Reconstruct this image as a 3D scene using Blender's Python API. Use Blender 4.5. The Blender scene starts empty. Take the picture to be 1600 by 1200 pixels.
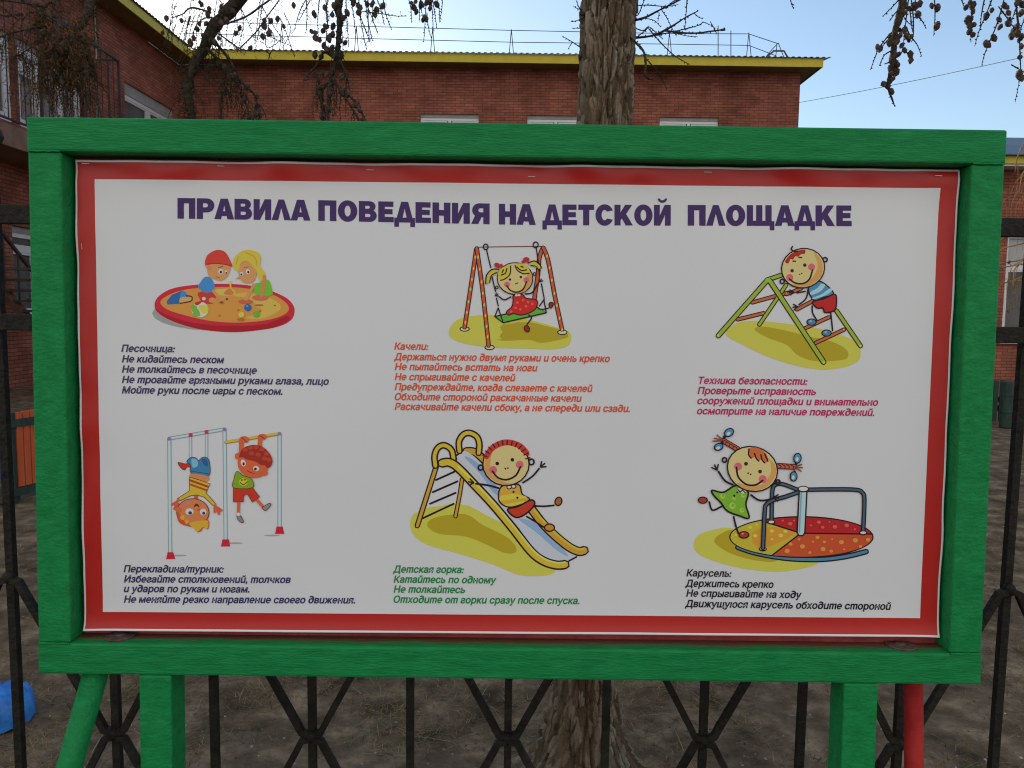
import bpy, bmesh, math, random
from mathutils import Vector, Matrix, noise
from mathutils.geometry import tessellate_polygon
random.seed(7)
S = bpy.context.scene
COL = S.collection

# ------------------------------------------------------------------ camera
F = 1220.0                                   # focal length in photo pixels (1600 wide)
PITCH, YAW, ROLL = 0.05674315, -0.00275642, -0.01283713
ZC = 1.43                                    # height of the sign's centre
CAM = Vector((-0.00767, -1.3906, ZC + 0.11999604))
def cam_rot():
    cy, sy, cp, sp, cr, sr = math.cos(YAW), math.sin(YAW), math.cos(PITCH), math.sin(PITCH), math.cos(ROLL), math.sin(ROLL)
    Ry = Matrix(((cy, -sy, 0), (sy, cy, 0), (0, 0, 1)))
    Rp = Matrix(((1, 0, 0), (0, cp, sp), (0, -sp, cp)))
    Rr = Matrix(((cr, 0, sr), (0, 1, 0), (-sr, 0, cr)))
    return Ry @ Rp @ Rr
RM = cam_rot()
cd = bpy.data.cameras.new('camera'); cam = bpy.data.objects.new('camera', cd); COL.objects.link(cam)
cd.sensor_width = 36; cd.lens = F / 1600 * 36; cd.clip_start = 0.05; cd.clip_end = 2000
LEAN = 0.035                                 # the whole sign leans back a little; the camera looks down by as much more
PIV = Vector((0, 0, ZC)); RL = Matrix.Rotation(-LEAN, 3, 'X')
RM0, CAM0 = RM.copy(), CAM.copy()            # camera as seen from the upright sign
RM = RL @ RM; CAM = PIV + RL @ (CAM - PIV)
M3 = Matrix((RM.col[0], RM.col[2], -RM.col[1])).transposed()
cam.matrix_world = Matrix.Translation(CAM) @ M3.to_4x4()
S.camera = cam
def PX(x, y, Y):
    """the point on the vertical plane at depth Y that the photograph shows at pixel (x, y)"""
    d = RM @ Vector(((x - 800) / F, 1, -(y - 600) / F))
    t = (Y - CAM.y) / d.y
    return CAM + d * t
def SX(x, y, Y):
    """the same in the sign's own upright frame"""
    d = RM0 @ Vector(((x - 800) / F, 1, -(y - 600) / F))
    return CAM0 + d * ((Y - CAM0.y) / d.y)
def on_x(px, py, X):
    d = RM @ Vector(((px - 800) / F, 1, -(py - 600) / F)); return CAM + d * ((X - CAM.x) / d.x)
def on_ground(px, py):
    d = RM @ Vector(((px - 800) / F, 1, -(py - 600) / F)); return CAM + d * (-CAM.z / d.z)

# ------------------------------------------------------------------ light
SUN_AZ, SUN_EL = math.radians(-33), math.radians(19)      # azimuth from +Y, negative = left
FILL_CLOUD = 4.6
w = bpy.data.worlds.new('World'); S.world = w; w.use_nodes = True
nt = w.node_tree; bg = nt.nodes['Background']
sky = nt.nodes.new('ShaderNodeTexSky'); sky.sky_type = 'NISHITA'; sky.sun_disc = False
sky.sun_elevation = SUN_EL; sky.sun_rotation = SUN_AZ
sky.air_density = 1.0; sky.dust_density = 0.5; sky.ozone_density = 1.6
ga = nt.nodes.new('ShaderNodeGamma'); ga.inputs[1].default_value = 0.95      # evens out the glare round the sun a little
nt.links.new(sky.outputs[0], ga.inputs[0])
# unseen bright cloud area added behind the camera to light the sign's shaded front
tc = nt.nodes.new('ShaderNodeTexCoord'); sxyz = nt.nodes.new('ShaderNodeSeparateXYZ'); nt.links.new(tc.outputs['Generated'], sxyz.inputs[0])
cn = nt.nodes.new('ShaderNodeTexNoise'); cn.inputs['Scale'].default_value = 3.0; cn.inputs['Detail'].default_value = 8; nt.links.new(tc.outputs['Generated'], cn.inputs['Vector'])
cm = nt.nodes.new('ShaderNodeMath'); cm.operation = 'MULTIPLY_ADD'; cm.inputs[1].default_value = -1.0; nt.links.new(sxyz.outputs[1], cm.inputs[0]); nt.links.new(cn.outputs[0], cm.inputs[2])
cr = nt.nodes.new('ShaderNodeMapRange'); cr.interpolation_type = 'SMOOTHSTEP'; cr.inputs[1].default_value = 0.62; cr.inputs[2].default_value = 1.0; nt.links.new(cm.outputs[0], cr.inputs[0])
mxw = nt.nodes.new('ShaderNodeMix'); mxw.data_type = 'RGBA'; mxw.inputs['B'].default_value = (FILL_CLOUD, FILL_CLOUD * 0.975, FILL_CLOUD * 0.94, 1)
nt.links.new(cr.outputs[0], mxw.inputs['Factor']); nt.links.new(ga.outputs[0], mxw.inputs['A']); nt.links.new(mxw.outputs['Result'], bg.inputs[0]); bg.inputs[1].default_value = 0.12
sd = Vector((math.sin(SUN_AZ) * math.cos(SUN_EL), math.cos(SUN_AZ) * math.cos(SUN_EL), math.sin(SUN_EL)))
sl = bpy.data.lights.new('sun', 'SUN'); sun = bpy.data.objects.new('sun', sl); COL.objects.link(sun)
sl.energy = 3.0; sl.angle = math.radians(0.5); sl.color = (1, 0.93, 0.82)
sun.rotation_euler = (-sd).to_track_quat('-Z', 'Y').to_euler()
S.cycles.filter_width = 1.15
vs = S.view_settings; vs.view_transform = 'Standard'; vs.look = 'None'; vs.exposure = 0.82; vs.gamma = 1

# ------------------------------------------------------------------ helpers
def lin(c): 
    c /= 255.0
    return c / 12.92 if c <= 0.04045 else ((c + 0.055) / 1.055) ** 2.4
def ink(r, g, b, k=1.75):
    """print colour: the shade-lit photo colour turned into the sheet's own reflectance"""
    return tuple(min(0.85, lin(v) * k) for v in (r, g, b))

def mat(name, c1, c2=None, scale=20, rough=0.7, stretch=(1, 1, 1), bump=0.0, bscale=None, spec=0.5, detail=6, metal=0.0, c3=None, mid=(0.35, 0.65)):
    m = bpy.data.materials.new(name); m.use_nodes = True
    t = m.node_tree; b = t.nodes['Principled BSDF']
    b.inputs['Roughness'].default_value = rough; b.inputs['Metallic'].default_value = metal
    b.inputs['Specular IOR Level'].default_value = spec
    geo = t.nodes.new('ShaderNodeNewGeometry')
    mp = t.nodes.new('ShaderNodeMapping'); mp.inputs['Scale'].default_value = stretch
    t.links.new(geo.outputs['Position'], mp.inputs[0])
    if c2:
        n = t.nodes.new('ShaderNodeTexNoise'); n.inputs['Scale'].default_value = scale; n.inputs['Detail'].default_value = detail
        n.inputs['Roughness'].default_value = 0.65
        t.links.new(mp.outputs[0], n.inputs['Vector'])
        r = t.nodes.new('ShaderNodeValToRGB')
        r.color_ramp.elements[0].position = mid[0]; r.color_ramp.elements[1].position = mid[1]
        r.color_ramp.elements[0].color = (*c1, 1); r.color_ramp.elements[1].color = (*c2, 1)
        if c3:
            e = r.color_ramp.elements.new((mid[0] + mid[1]) / 2); e.color = (*c3, 1)
        t.links.new(n.outputs[0], r.inputs[0]); t.links.new(r.outputs[0], b.inputs['Base Color'])
    else:
        b.inputs['Base Color'].default_value = (*c1, 1)
    if bump:
        n2 = t.nodes.new('ShaderNodeTexNoise'); n2.inputs['Scale'].default_value = bscale or scale * 2; n2.inputs['Detail'].default_value = 5
        t.links.new(mp.outputs[0], n2.inputs['Vector'])
        bp = t.nodes.new('ShaderNodeBump'); bp.inputs['Strength'].default_value = bump; bp.inputs['Distance'].default_value = 0.01
        t.links.new(n2.outputs[0], bp.inputs['Height']); t.links.new(bp.outputs[0], b.inputs['Normal'])
    return m

def mat_attr(name, rough=0.6, spec=0.5, var=0.0, vscale=200):
    m = bpy.data.materials.new(name); m.use_nodes = True
    t = m.node_tree; b = t.nodes['Principled BSDF']; b.inputs['Roughness'].default_value = rough
    b.inputs['Specular IOR Level'].default_value = spec
    a = t.nodes.new('ShaderNodeVertexColor'); a.layer_name = 'Col'
    if var:
        geo = t.nodes.new('ShaderNodeNewGeometry')
        n = t.nodes.new('ShaderNodeTexNoise'); n.inputs['Scale'].default_value = vscale
        t.links.new(geo.outputs['Position'], n.inputs['Vector'])
        mr = t.nodes.new('ShaderNodeMapRange'); mr.inputs[3].default_value = 1 - var; mr.inputs[4].default_value = 1 + var
        t.links.new(n.outputs[0], mr.inputs[0])
        mx = t.nodes.new('ShaderNodeVectorMath'); mx.operation = 'SCALE'
        t.links.new(a.outputs[0], mx.inputs[0]); t.links.new(mr.outputs[0], mx.inputs['Scale'])
        t.links.new(mx.outputs[0], b.inputs['Base Color'])
    else:
        t.links.new(a.outputs[0], b.inputs['Base Color'])
    return m

class MB:
    """collects shapes into one mesh"""
    def __init__(s): s.v = []; s.f = []; s.c = []; s.cur = None
    def face(s, pts):
        b = len(s.v); s.v += [tuple(p) for p in pts]; s.f.append(tuple(range(b, b + len(pts)))); s.c.append(s.cur)
    def box(s, a, b):
        (x0, y0, z0), (x1, y1, z1) = a, b
        x0, x1 = min(x0, x1), max(x0, x1); y0, y1 = min(y0, y1), max(y0, y1); z0, z1 = min(z0, z1), max(z0, z1)
        i = len(s.v)
        s.v += [(x0, y0, z0), (x1, y0, z0), (x1, y1, z0), (x0, y1, z0), (x0, y0, z1), (x1, y0, z1), (x1, y1, z1), (x0, y1, z1)]
        for q in ((0, 3, 2, 1), (4, 5, 6, 7), (0, 1, 5, 4), (1, 2, 6, 5), (2, 3, 7, 6), (3, 0, 4, 7)):
            s.f.append(tuple(i + k for k in q)); s.c.append(s.cur)
    def tube(s, pts, rad, n=8, cap=True, up=None):
        pts = [Vector(p) for p in pts]
        if not isinstance(rad, (list, tuple)): rad = [rad] * len(pts)
        base = len(s.v); prev = None
        for i, p in enumerate(pts):
            d = (pts[min(i + 1, len(pts) - 1)] - pts[max(i - 1, 0)])
            if d.length < 1e-9: d = Vector((0, 0, 1))
            d.normalize()
            if prev is None:
                a = up if up else (Vector((0, 1, 0)) if abs(d.y) < 0.9 else Vector((1, 0, 0)))
                prev = (a - d * a.dot(d)).normalized()
            else:
                prev = (prev - d * prev.dot(d))
                prev = prev.normalized() if prev.length > 1e-6 else d.orthogonal().normalized()
            q = d.cross(prev)
            for k in range(n):
                t = 2 * math.pi * (k + 0.5) / n
                s.v.append(tuple(p + (prev * math.cos(t) + q * math.sin(t)) * rad[i]))
        for i in range(len(pts) - 1):
            for k in range(n):
                a = base + i * n + k; b = base + i * n + (k + 1) % n
                s.f.append((a, b, b + n, a + n)); s.c.append(s.cur)
        if cap:
            s.f.append(tuple(base + k for k in reversed(range(n)))); s.c.append(s.cur)
            e = base + (len(pts) - 1) * n
            s.f.append(tuple(e + k for k in range(n))); s.c.append(s.cur)
    def bar(s, a, b, w, h=None):
        """square bar between two points"""
        s.tube([a, b], (w / 2) * math.sqrt(2), n=4)
    def lathe(s, c, prof, n=12, axis=Vector((0, 0, 1))):
        axis = axis.normalized(); x = axis.orthogonal().normalized(); y = axis.cross(x); base = len(s.v); c = Vector(c)
        for r, z in prof:
            for k in range(n):
                t = 2 * math.pi * k / n
                s.v.append(tuple(c + axis * z + (x * math.cos(t) + y * math.sin(t)) * r))
        for i in range(len(prof) - 1):
            for k in range(n):
                a = base + i * n + k; b = base + i * n + (k + 1) % n
                s.f.append((a, b, b + n, a + n)); s.c.append(s.cur)
        s.f.append(tuple(base + k for k in reversed(range(n)))); s.c.append(s.cur)
        e = base + (len(prof) - 1) * n
        s.f.append(tuple(e + k for k in range(n))); s.c.append(s.cur)
    def build(s, name, m, parent=None, smooth=False, bevel=0.0):
        me = bpy.data.meshes.new(name); me.from_pydata(s.v, [], s.f); me.update()
        if any(c is not None for c in s.c):
            ca = me.color_attributes.new('Col', 'FLOAT_COLOR', 'CORNER')
            i = 0; flat = []
            for f, c in zip(s.f, s.c):
                flat += (list(c) + [1.0]) * len(f)
            ca.data.foreach_set('color', flat)
        if m: me.materials.append(m)
        if smooth: me.polygons.foreach_set('use_smooth', [True] * len(me.polygons))
        o = bpy.data.objects.new(name, me); COL.objects.link(o)
        if parent: link(o, parent)
        if bevel:
            bv = o.modifiers.new('bevel', 'BEVEL'); bv.width = bevel; bv.segments = 2; bv.limit_method = 'ANGLE'
        return o
ORIG = {}
def link(o, parent):
    o.parent = parent
    p = parent; off = Vector((0, 0, 0))
    while p: off += p.location; p = p.parent
    o.location = o.location - off
def thing(name, label, cat, loc, group=None):
    o = bpy.data.objects.new(name, None); COL.objects.link(o); o.location = loc; o.empty_display_size = 0.1
    o['label'] = label; o['category'] = cat
    if group: o['group'] = group
    return o
def tag(o, label, cat, group=None):
    o['label'] = label; o['category'] = cat
    if group: o['group'] = group
    return o
def catmull(pts, n=6, closed=False):
    if len(pts) < 3: return [tuple(p) for p in pts]
    P = [Vector(p) for p in pts]; N = len(P); out = []
    rng = range(N) if closed else range(N - 1)
    for i in rng:
        if closed: a, b, c, d = P[(i - 1) % N], P[i], P[(i + 1) % N], P[(i + 2) % N]
        else: a, b, c, d = P[max(i - 1, 0)], P[i], P[i + 1], P[min(i + 2, N - 1)]
        for k in range(n):
            t = k / n
            out.append(0.5 * ((2 * b) + (c - a) * t + (2 * a - 5 * b + 4 * c - d) * t * t + (3 * b - a - 3 * c + d) * t ** 3))
    if not closed: out.append(P[-1])
    return [tuple(p) for p in out]

# ------------------------------------------------------------------ materials
GREEN1, GREEN2 = (0.006, 0.20, 0.054), (0.014, 0.285, 0.082)
def green_paint(name, stretch, stain=False):
    m = mat(name, GREEN1, GREEN2, scale=46, rough=0.5, stretch=stretch, bump=0.28, bscale=150, spec=0.16, mid=(0.32, 0.68))
    t = m.node_tree; b = t.nodes['Principled BSDF']; src = b.inputs['Base Color'].links[0].from_socket
    geo = t.nodes.new('ShaderNodeNewGeometry')
    n = t.nodes.new('ShaderNodeTexNoise'); n.inputs['Scale'].default_value = 7; n.inputs['Detail'].default_value = 8; n.inputs['Roughness'].default_value = 0.7
    t.links.new(geo.outputs['Position'], n.inputs['Vector'])
    r = t.nodes.new('ShaderNodeValToRGB'); r.color_ramp.elements[0].position = 0.68; r.color_ramp.elements[1].position = 0.78
    r.color_ramp.elements[0].color = (0, 0, 0, 1); r.color_ramp.elements[1].color = (0.55, 0.55, 0.55, 1)
    t.links.new(n.outputs[0], r.inputs[0])
    mx = t.nodes.new('ShaderNodeMix'); mx.data_type = 'RGBA'; mx.inputs['B'].default_value = (0.09, 0.24, 0.10, 1)
    t.links.new(r.outputs[0], mx.inputs['Factor']); t.links.new(src, mx.inputs['A'])
    out = mx.outputs['Result']
    if stain:                                   # rust and red undercoat on the ledge under the poster
        sp = t.nodes.new('ShaderNodeSeparateXYZ'); t.links.new(geo.outputs['Position'], sp.inputs[0])
        n2 = t.nodes.new('ShaderNodeTexNoise'); n2.inputs['Scale'].default_value = 30; n2.inputs['Detail'].default_value = 6
        mp2 = t.nodes.new('ShaderNodeMapping'); mp2.inputs['Scale'].default_value = (0.35, 1, 1)
        t.links.new(geo.outputs['Position'], mp2.inputs[0]); t.links.new(mp2.outputs[0], n2.inputs['Vector'])
        a = t.nodes.new('ShaderNodeMath'); a.operation = 'MULTIPLY_ADD'; a.inputs[1].default_value = 34.0; a.inputs[2].default_value = -0.22
        t.links.new(sp.outputs[1], a.inputs[0])
        s2 = t.nodes.new('ShaderNodeMath'); s2.operation = 'ADD'; t.links.new(a.outputs[0], s2.inputs[0]); t.links.new(n2.outputs[0], s2.inputs[1])
        r2 = t.nodes.new('ShaderNodeValToRGB'); r2.color_ramp.elements[0].position = 0.35; r2.color_ramp.elements[1].position = 0.85
        t.links.new(s2.outputs[0], r2.inputs[0])
        mx2 = t.nodes.new('ShaderNodeMix'); mx2.data_type = 'RGBA'; mx2.inputs['B'].default_value = (0.17, 0.075, 0.05, 1)
        t.links.new(r2.outputs[0], mx2.inputs['Factor']); t.links.new(out, mx2.inputs['A']); out = mx2.outputs['Result']
    t.links.new(out, b.inputs['Base Color'])
    return m
M = {}
M['green_h'] = green_paint('green_paint_along', (0.4, 1.6, 2.4))
M['green_s'] = green_paint('green_paint_ledge', (0.4, 1.6, 2.0), True)
M['green_v'] = green_paint('green_paint_upright', (0.7, 1.2, 1.1))
M['red_pipe'] = mat('red_pipe_paint', (0.36, 0.020, 0.020), (0.50, 0.034, 0.030), 18, 0.6, bump=0.3, bscale=40, spec=0.15)
M['red_board'] = mat('red_board_paint', (0.30, 0.03, 0.03), (0.42, 0.06, 0.055), 25, 0.7, bump=0.3)
M['rust'] = mat('rusty_steel', (0.075, 0.04, 0.032), (0.14, 0.085, 0.068), 60, 0.8, bump=0.4)
M['steel'] = mat('staple_wire', (0.6, 0.6, 0.6), None, rough=0.35, metal=1.0)
M['ink'] = mat_attr('printed_vinyl_ink', rough=0.42, spec=0.2)
M['fence'] = mat('fence_black_paint', (0.010, 0.009, 0.007), (0.028, 0.025, 0.019), 30, 0.65, bump=0.5, bscale=90, spec=0.25)
M['bark_grey'] = mat_attr('larch_bark', 0.95, 0.1, 0.45, 130)
M['twig'] = mat('larch_twig_bark', (0.028, 0.022, 0.017), (0.10, 0.082, 0.06), 70, 0.95, bump=1.0, bscale=160, spec=0.1)
M['cone'] = mat('larch_cone_scales', (0.055, 0.036, 0.028), (0.13, 0.085, 0.062), 120, 0.85)
M['needle'] = mat_attr('old_needles', 0.9, 0.2)
M['yellow'] = mat('yellow_fascia_paint', (0.52, 0.42, 0.016), (0.60, 0.50, 0.03), 3, 0.55)
M['soffit'] = mat('soffit_boards', (0.16, 0.12, 0.04), (0.22, 0.17, 0.06), 4, 0.8)
M['white_soffit'] = mat('white_soffit', (0.6, 0.6, 0.6), (0.7, 0.7, 0.7), 4, 0.7)
M['roof'] = mat('blue_roof_sheet', (0.035, 0.06, 0.09), (0.05, 0.08, 0.12), 3, 0.4, spec=0.5)
M['pvc'] = mat('white_window_frame', (0.66, 0.68, 0.70), (0.74, 0.75, 0.76), 6, 0.35)
M['conc'] = mat('grey_concrete', (0.26, 0.26, 0.25), (0.36, 0.36, 0.35), 5, 0.9)
M['glass'] = mat('window_glass', (0.8, 0.82, 0.82), None, rough=0.03, spec=0.6)
_b = M['glass'].node_tree.nodes['Principled BSDF']; _b.inputs['Transmission Weight'].default_value = 0.9; _b.inputs['IOR'].default_value = 1.12
M['railing'] = mat('dark_railing_paint', (0.03, 0.025, 0.025), (0.06, 0.05, 0.05), 8, 0.6)
M['brown'] = mat('brown_slab_edge', (0.17, 0.09, 0.06), (0.25, 0.15, 0.10), 4, 0.85)
M['cable'] = mat('cable_black', (0.08, 0.085, 0.10), None, rough=0.6)
M['orange'] = mat('orange_plank_paint', (0.52, 0.085, 0.022), (0.64, 0.13, 0.036), 8, 0.65, stretch=(3, 3, 0.6))
M['bluep'] = mat('blue_plank_paint', (0.02, 0.04, 0.13), (0.03, 0.06, 0.19), 8, 0.65, stretch=(3, 3, 0.6))
M['darkgreen'] = mat('dark_green_plank_paint', (0.012, 0.035, 0.025), (0.03, 0.06, 0.045), 8, 0.7, stretch=(3, 3, 0.6))
M['bluebag'] = mat('blue_plastic', (0.015, 0.14, 0.58), (0.05, 0.32, 0.80), 16, 0.45, bump=0.6, bscale=40)
def brick_mat(name, axis, c1=(0.325, 0.115, 0.078), c2=(0.225, 0.074, 0.051), mortar=(0.10, 0.042, 0.030)):
    m = bpy.data.materials.new(name); m.use_nodes = True
    t = m.node_tree; b = t.nodes['Principled BSDF']; b.inputs['Roughness'].default_value = 0.9; b.inputs['Specular IOR Level'].default_value = 0.2
    geo = t.nodes.new('ShaderNodeNewGeometry'); sp = t.nodes.new('ShaderNodeSeparateXYZ'); cb = t.nodes.new('ShaderNodeCombineXYZ')
    t.links.new(geo.outputs['Position'], sp.inputs[0]); t.links.new(sp.outputs[axis], cb.inputs[0]); t.links.new(sp.outputs[2], cb.inputs[1])
    br = t.nodes.new('ShaderNodeTexBrick'); t.links.new(cb.outputs[0], br.inputs['Vector'])
    br.inputs['Scale'].default_value = 1; br.inputs['Brick Width'].default_value = 0.26; br.inputs['Row Height'].default_value = 0.077
    br.inputs['Mortar Size'].default_value = 0.007; br.inputs['Mortar Smooth'].default_value = 0.2; br.inputs['Bias'].default_value = -0.1
    br.inputs['Color1'].default_value = (*c1, 1); br.inputs['Color2'].default_value = (*c2, 1); br.inputs['Mortar'].default_value = (*mortar, 1)
    n = t.nodes.new('ShaderNodeTexNoise'); n.inputs['Scale'].default_value = 1.3; n.inputs['Detail'].default_value = 8
    t.links.new(geo.outputs['Position'], n.inputs['Vector'])
    mr = t.nodes.new('ShaderNodeMapRange'); mr.inputs[1].default_value = 0.3; mr.inputs[2].default_value = 0.7; mr.inputs[3].default_value = 0.68; mr.inputs[4].default_value = 1.36; t.links.new(n.outputs[0], mr.inputs[0])
    mx = t.nodes.new('ShaderNodeVectorMath'); mx.operation = 'SCALE'; t.links.new(br.outputs['Color'], mx.inputs[0]); t.links.new(mr.outputs[0], mx.inputs['Scale'])
    t.links.new(mx.outputs[0], b.inputs['Base Color'])
    bp = t.nodes.new('ShaderNodeBump'); bp.inputs['Strength'].default_value = 0.5; bp.inputs['Distance'].default_value = 0.01; bp.invert = True
    t.links.new(br.outputs['Fac'], bp.inputs['Height']); t.links.new(bp.outputs[0], b.inputs['Normal'])
    return m
M['brick_x'] = brick_mat('brick_facade', 0)
M['brick_y'] = brick_mat('brick_side', 1)

# ------------------------------------------------------------------ ground
def hground(x, y):
    return 0.03 * noise.noise(Vector((x * 0.6, y * 0.6, 0))) + 0.012 * noise.noise(Vector((x * 3, y * 3, 5))) + 0.006 * noise.noise(Vector((x * 11, y * 11, 9)))
def patch(x, y):
    return noise.noise(Vector((x * 0.9, y * 1.1, 3))) + 0.5 * noise.noise(Vector((x * 3.1, y * 3.1, 8)))
gm = mat('dirt_ground', (0.062, 0.044, 0.026), (0.37, 0.272, 0.168), 5, 1.0, bump=0.9, bscale=45, spec=0.1, detail=12, c3=(0.172, 0.124, 0.077), mid=(0.33, 0.70))
gx = sorted(set([-300, -120, -60, -30, -18, -12, -8] + [round(-5 + i * 0.05, 3) for i in range(201)] + [8, 12, 18, 30, 60, 120, 300]))
gy = sorted(set([-200, -60, -20, -6, -3, -1] + [round(0 + i * 0.05, 3) for i in range(161)] + [9, 10, 12, 14, 18, 25, 40, 80, 160, 400]))
g = MB()
g.v = [(x, y, hground(x, y) if (-5 <= x <= 5 and 0 <= y <= 8) else 0.0) for y in gy for x in gx]
nx = len(gx)
g.f = [(j * nx + i, j * nx + i + 1, (j + 1) * nx + i + 1, (j + 1) * nx + i) for j in range(len(gy) - 1) for i in range(nx - 1)]
g.c = [None] * len(g.f)
ground = g.build('ground', gm, smooth=True); ground['kind'] = 'structure'

# ------------------------------------------------------------------ the sign
SIGN = thing('information_sign', 'green framed playground rules board with Russian writing on two square posts', 'sign', (0, 0, 0))
W2, HT, HB = 0.86, ZC + 0.4989, ZC - 0.4989
TW = 0.0595; DEP = 0.075; YP = 0.035
mb = MB(); mb.box((-W2, 0, HT - TW), (W2, DEP, HT)); mb.build('top_rail', M['green_h'], SIGN, bevel=0.004)
mb = MB(); mb.box((-W2, 0, HB), (W2, DEP, HB + 0.0578)); mb.build('bottom_rail', M['green_s'], SIGN, bevel=0.004)
for sx in (-1, 1):
    mb = MB(); a = sx * W2 + (0.0008 if sx < 0 else -0.0008)
    mb.box((a, 0.0015, HB + 0.0578), (sx * (W2 - TW), DEP, HT - TW)); mb.build('stile', M['green_v'], SIGN, bevel=0.004)
    # weld seams where stile meets rails
for zz in (HT - TW, HB + 0.0578):
    for sx in (-1, 1):
        mb = MB()
        pts = [(sx * (W2 - 0.003 - (TW - 0.004) * k / 9), -0.0002, zz + 0.0012 * noise.noise(Vector((k * 0.9, zz, sx)))) for k in range(10)]
        mb.tube(pts, [0.0016 + 0.0008 * random.random() for _ in pts], 6); mb.build('weld_seam', M['green_v'], SIGN, smooth=True)
for (xa, xb) in ((217, 268), (1318, 1372)):
    p, q = SX(xa, 1100, 0), SX(xb, 1100, 0)
    mb = MB(); mb.box((p.x, 0.0, -0.35), (q.x, 0.062, HB)); mb.build('post', M['green_v'], SIGN, bevel=0.004)
def to_ground(a, b):
    t = (a.z + 0.05) / (a.z - b.z); return a + (b - a) * t
a, b = SX(150, 1050, 0.035), SX(108, 1200, 0.035); b2 = to_ground(a, b)
a2 = a + (a - b) * 0.05
mb = MB(); mb.tube([a2, b2], 0.0225, 20); o = mb.build('brace', M['green_v'], SIGN, smooth=True)
a, b = SX(1427, 1050, 0.10), SX(1428, 1200, 0.10); b2 = to_ground(a, b)
mb = MB(); mb.tube([a + (a - b) * 0.4, b2], 0.0175, 20); o = mb.build('brace', M['red_pipe'], SIGN, smooth=True); o['label'] = 'red round pipe brace'
mb = MB(); mb.box((-W2 + TW, YP + 0.0165, HB + 0.0578), (W2 - TW, YP + 0.0205, HT - TW)); mb.build('backing_board', M['red_board'], SIGN)
# red painted lip of the board under the poster's lower edge
for px in (193, 1402):
    c = SX(px, 992 if px < 800 else 1006, 0.048)
    mb = MB(); mb.lathe((c.x, 0.036, HB + 0.0578), [(0.027, 0.0), (0.028, 0.0018), (0.026, 0.0032), (0.010, 0.0036), (0.009, 0.006), (0.004, 0.0066)], 28)
    mb.build('mounting_disc', M['rust'], SIGN, smooth=False)

# poster sheet -----------------------------------------------------
def pt(px, py):
    p = SX(px, py, YP); return p.x, p.z
C0, C1, C2, C3 = [Vector(pt(*q)) for q in ((118, 250), (1498, 265.5), (1463.5, 993), (134, 983))]
def pinv(x, z):
    t = (C0.y - z) / (C0.y - C3.y)
    for _ in range(3):
        l = C0.lerp(C3, t); r = C1.lerp(C2, t)
        s = (x - l.x) / (r.x - l.x); top = C0.lerp(C1, s).y; bot = C3.lerp(C2, s).y
        t = (top - z) / (top - bot)
    return s, t
PWID, PHEI = (C1 - C0).length, (C0 - C3).length
STAPLES = [134, 345, 578, 830, 1105, 1463]
sx_ = [pinv(*pt(q, 262))[0] for q in STAPLES]
def disp(x, z):
    s, t = pinv(x, z)
    dt, db, dl, dr = t * PHEI, (1 - t) * PHEI, s * PWID, (1 - s) * PWID
    y = -0.0007 * math.sin(3.1 * x + 1) * math.sin(3.7 * z) - 0.0009 * noise.noise(Vector((x * 2.6, z * 2.6, 11)))
    if dt < 0.2:
        k = 0.0
        for a, b in zip(sx_[:-1], sx_[1:]):
            if a <= s <= b: k = 0.5 - 0.5 * math.cos(2 * math.pi * (s - a) / (b - a))
        y -= 0.0085 * k * math.exp(-(dt / 0.030) ** 2) * (0.6 + 0.8 * abs(noise.noise(Vector((x * 5, 0, 1)))))
        y -= 0.0058 * noise.noise(Vector((x * 13, dt * 20, 4))) * math.exp(-(dt / 0.03) ** 2)
    if db < 0.15:
        y -= (0.0075 + 0.002 * noise.noise(Vector((x * 4, 2, 2)))) * math.exp(-(db / 0.017))
    if dl < 0.12: y -= (0.007 * (0.5 + 0.5 * noise.noise(Vector((z * 8, 1, 7)))) + 0.0035 * noise.noise(Vector((z * 17, dl * 22, 7)))) * math.exp(-dl / 0.022)
    if dr < 0.12: y -= 0.007 * (0.5 + 0.5 * noise.noise(Vector((z * 9, 4, 3)))) * math.exp(-dr / 0.02)
    if dr < .2 and dt < .2:
        y -= 0.003 * math.exp(-((dr - 0.04) ** 2 + (dt - 0.03) ** 2) / 0.0009)
    return y
def edge_lines(n, total, wht, red):
    e = [0, wht * 0.5, wht] + [wht + (red - wht) * k / 7 for k in range(1, 8)]
    e = [v / total for v in e]
    inner = [e[-1] + (1 - 2 * e[-1]) * k / n for k in range(1, n)]
    return e + inner + [1 - v for v in reversed(e)]
ES = edge_lines(330, PWID, 0.0032, 0.0335); ET = edge_lines(120, PHEI, 0.0036, 0.0335)
WHITE, RED = (0.815, 0.835, 0.865), (0.54, 0.018, 0.014)
pm = MB(); n1 = len(ES)
for t in ET:
    for s in ES:
        l = C0.lerp(C3, t); r = C1.lerp(C2, t); x = l.x + (r.x - l.x) * s
        z = C0.lerp(C1, s).y * (1 - t) + C3.lerp(C2, s).y * t
        y = YP + disp(x, z)
        # the trimmed edge wanders a little
        e = 0.0022 * noise.noise(Vector((z * 6, 0, 0)))
        if s < 0.01: x += e * (1 - s / 0.01)
        if s > 0.99: x += 0.0030 * noise.noise(Vector((z * 8, 5, 0))) * (1 - (1 - s) / 0.01)
        pm.v.append((x, y, z))
for j in range(len(ET) - 1):
    for i in range(n1 - 1):
        pm.f.append((j * n1 + i, (j + 1) * n1 + i, (j + 1) * n1 + i + 1, j * n1 + i + 1))
        k = min(i, n1 - 2 - i, j, len(ET) - 2 - j)
        pm.c.append(WHITE if k < 2 else (RED if k < 9 else WHITE))
M['sheet'] = mat_attr('vinyl_poster_sheet', rough=0.34, spec=0.42, var=0.05, vscale=3.0)
POSTER = pm.build('poster', M['sheet'], SIGN, smooth=True)
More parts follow.
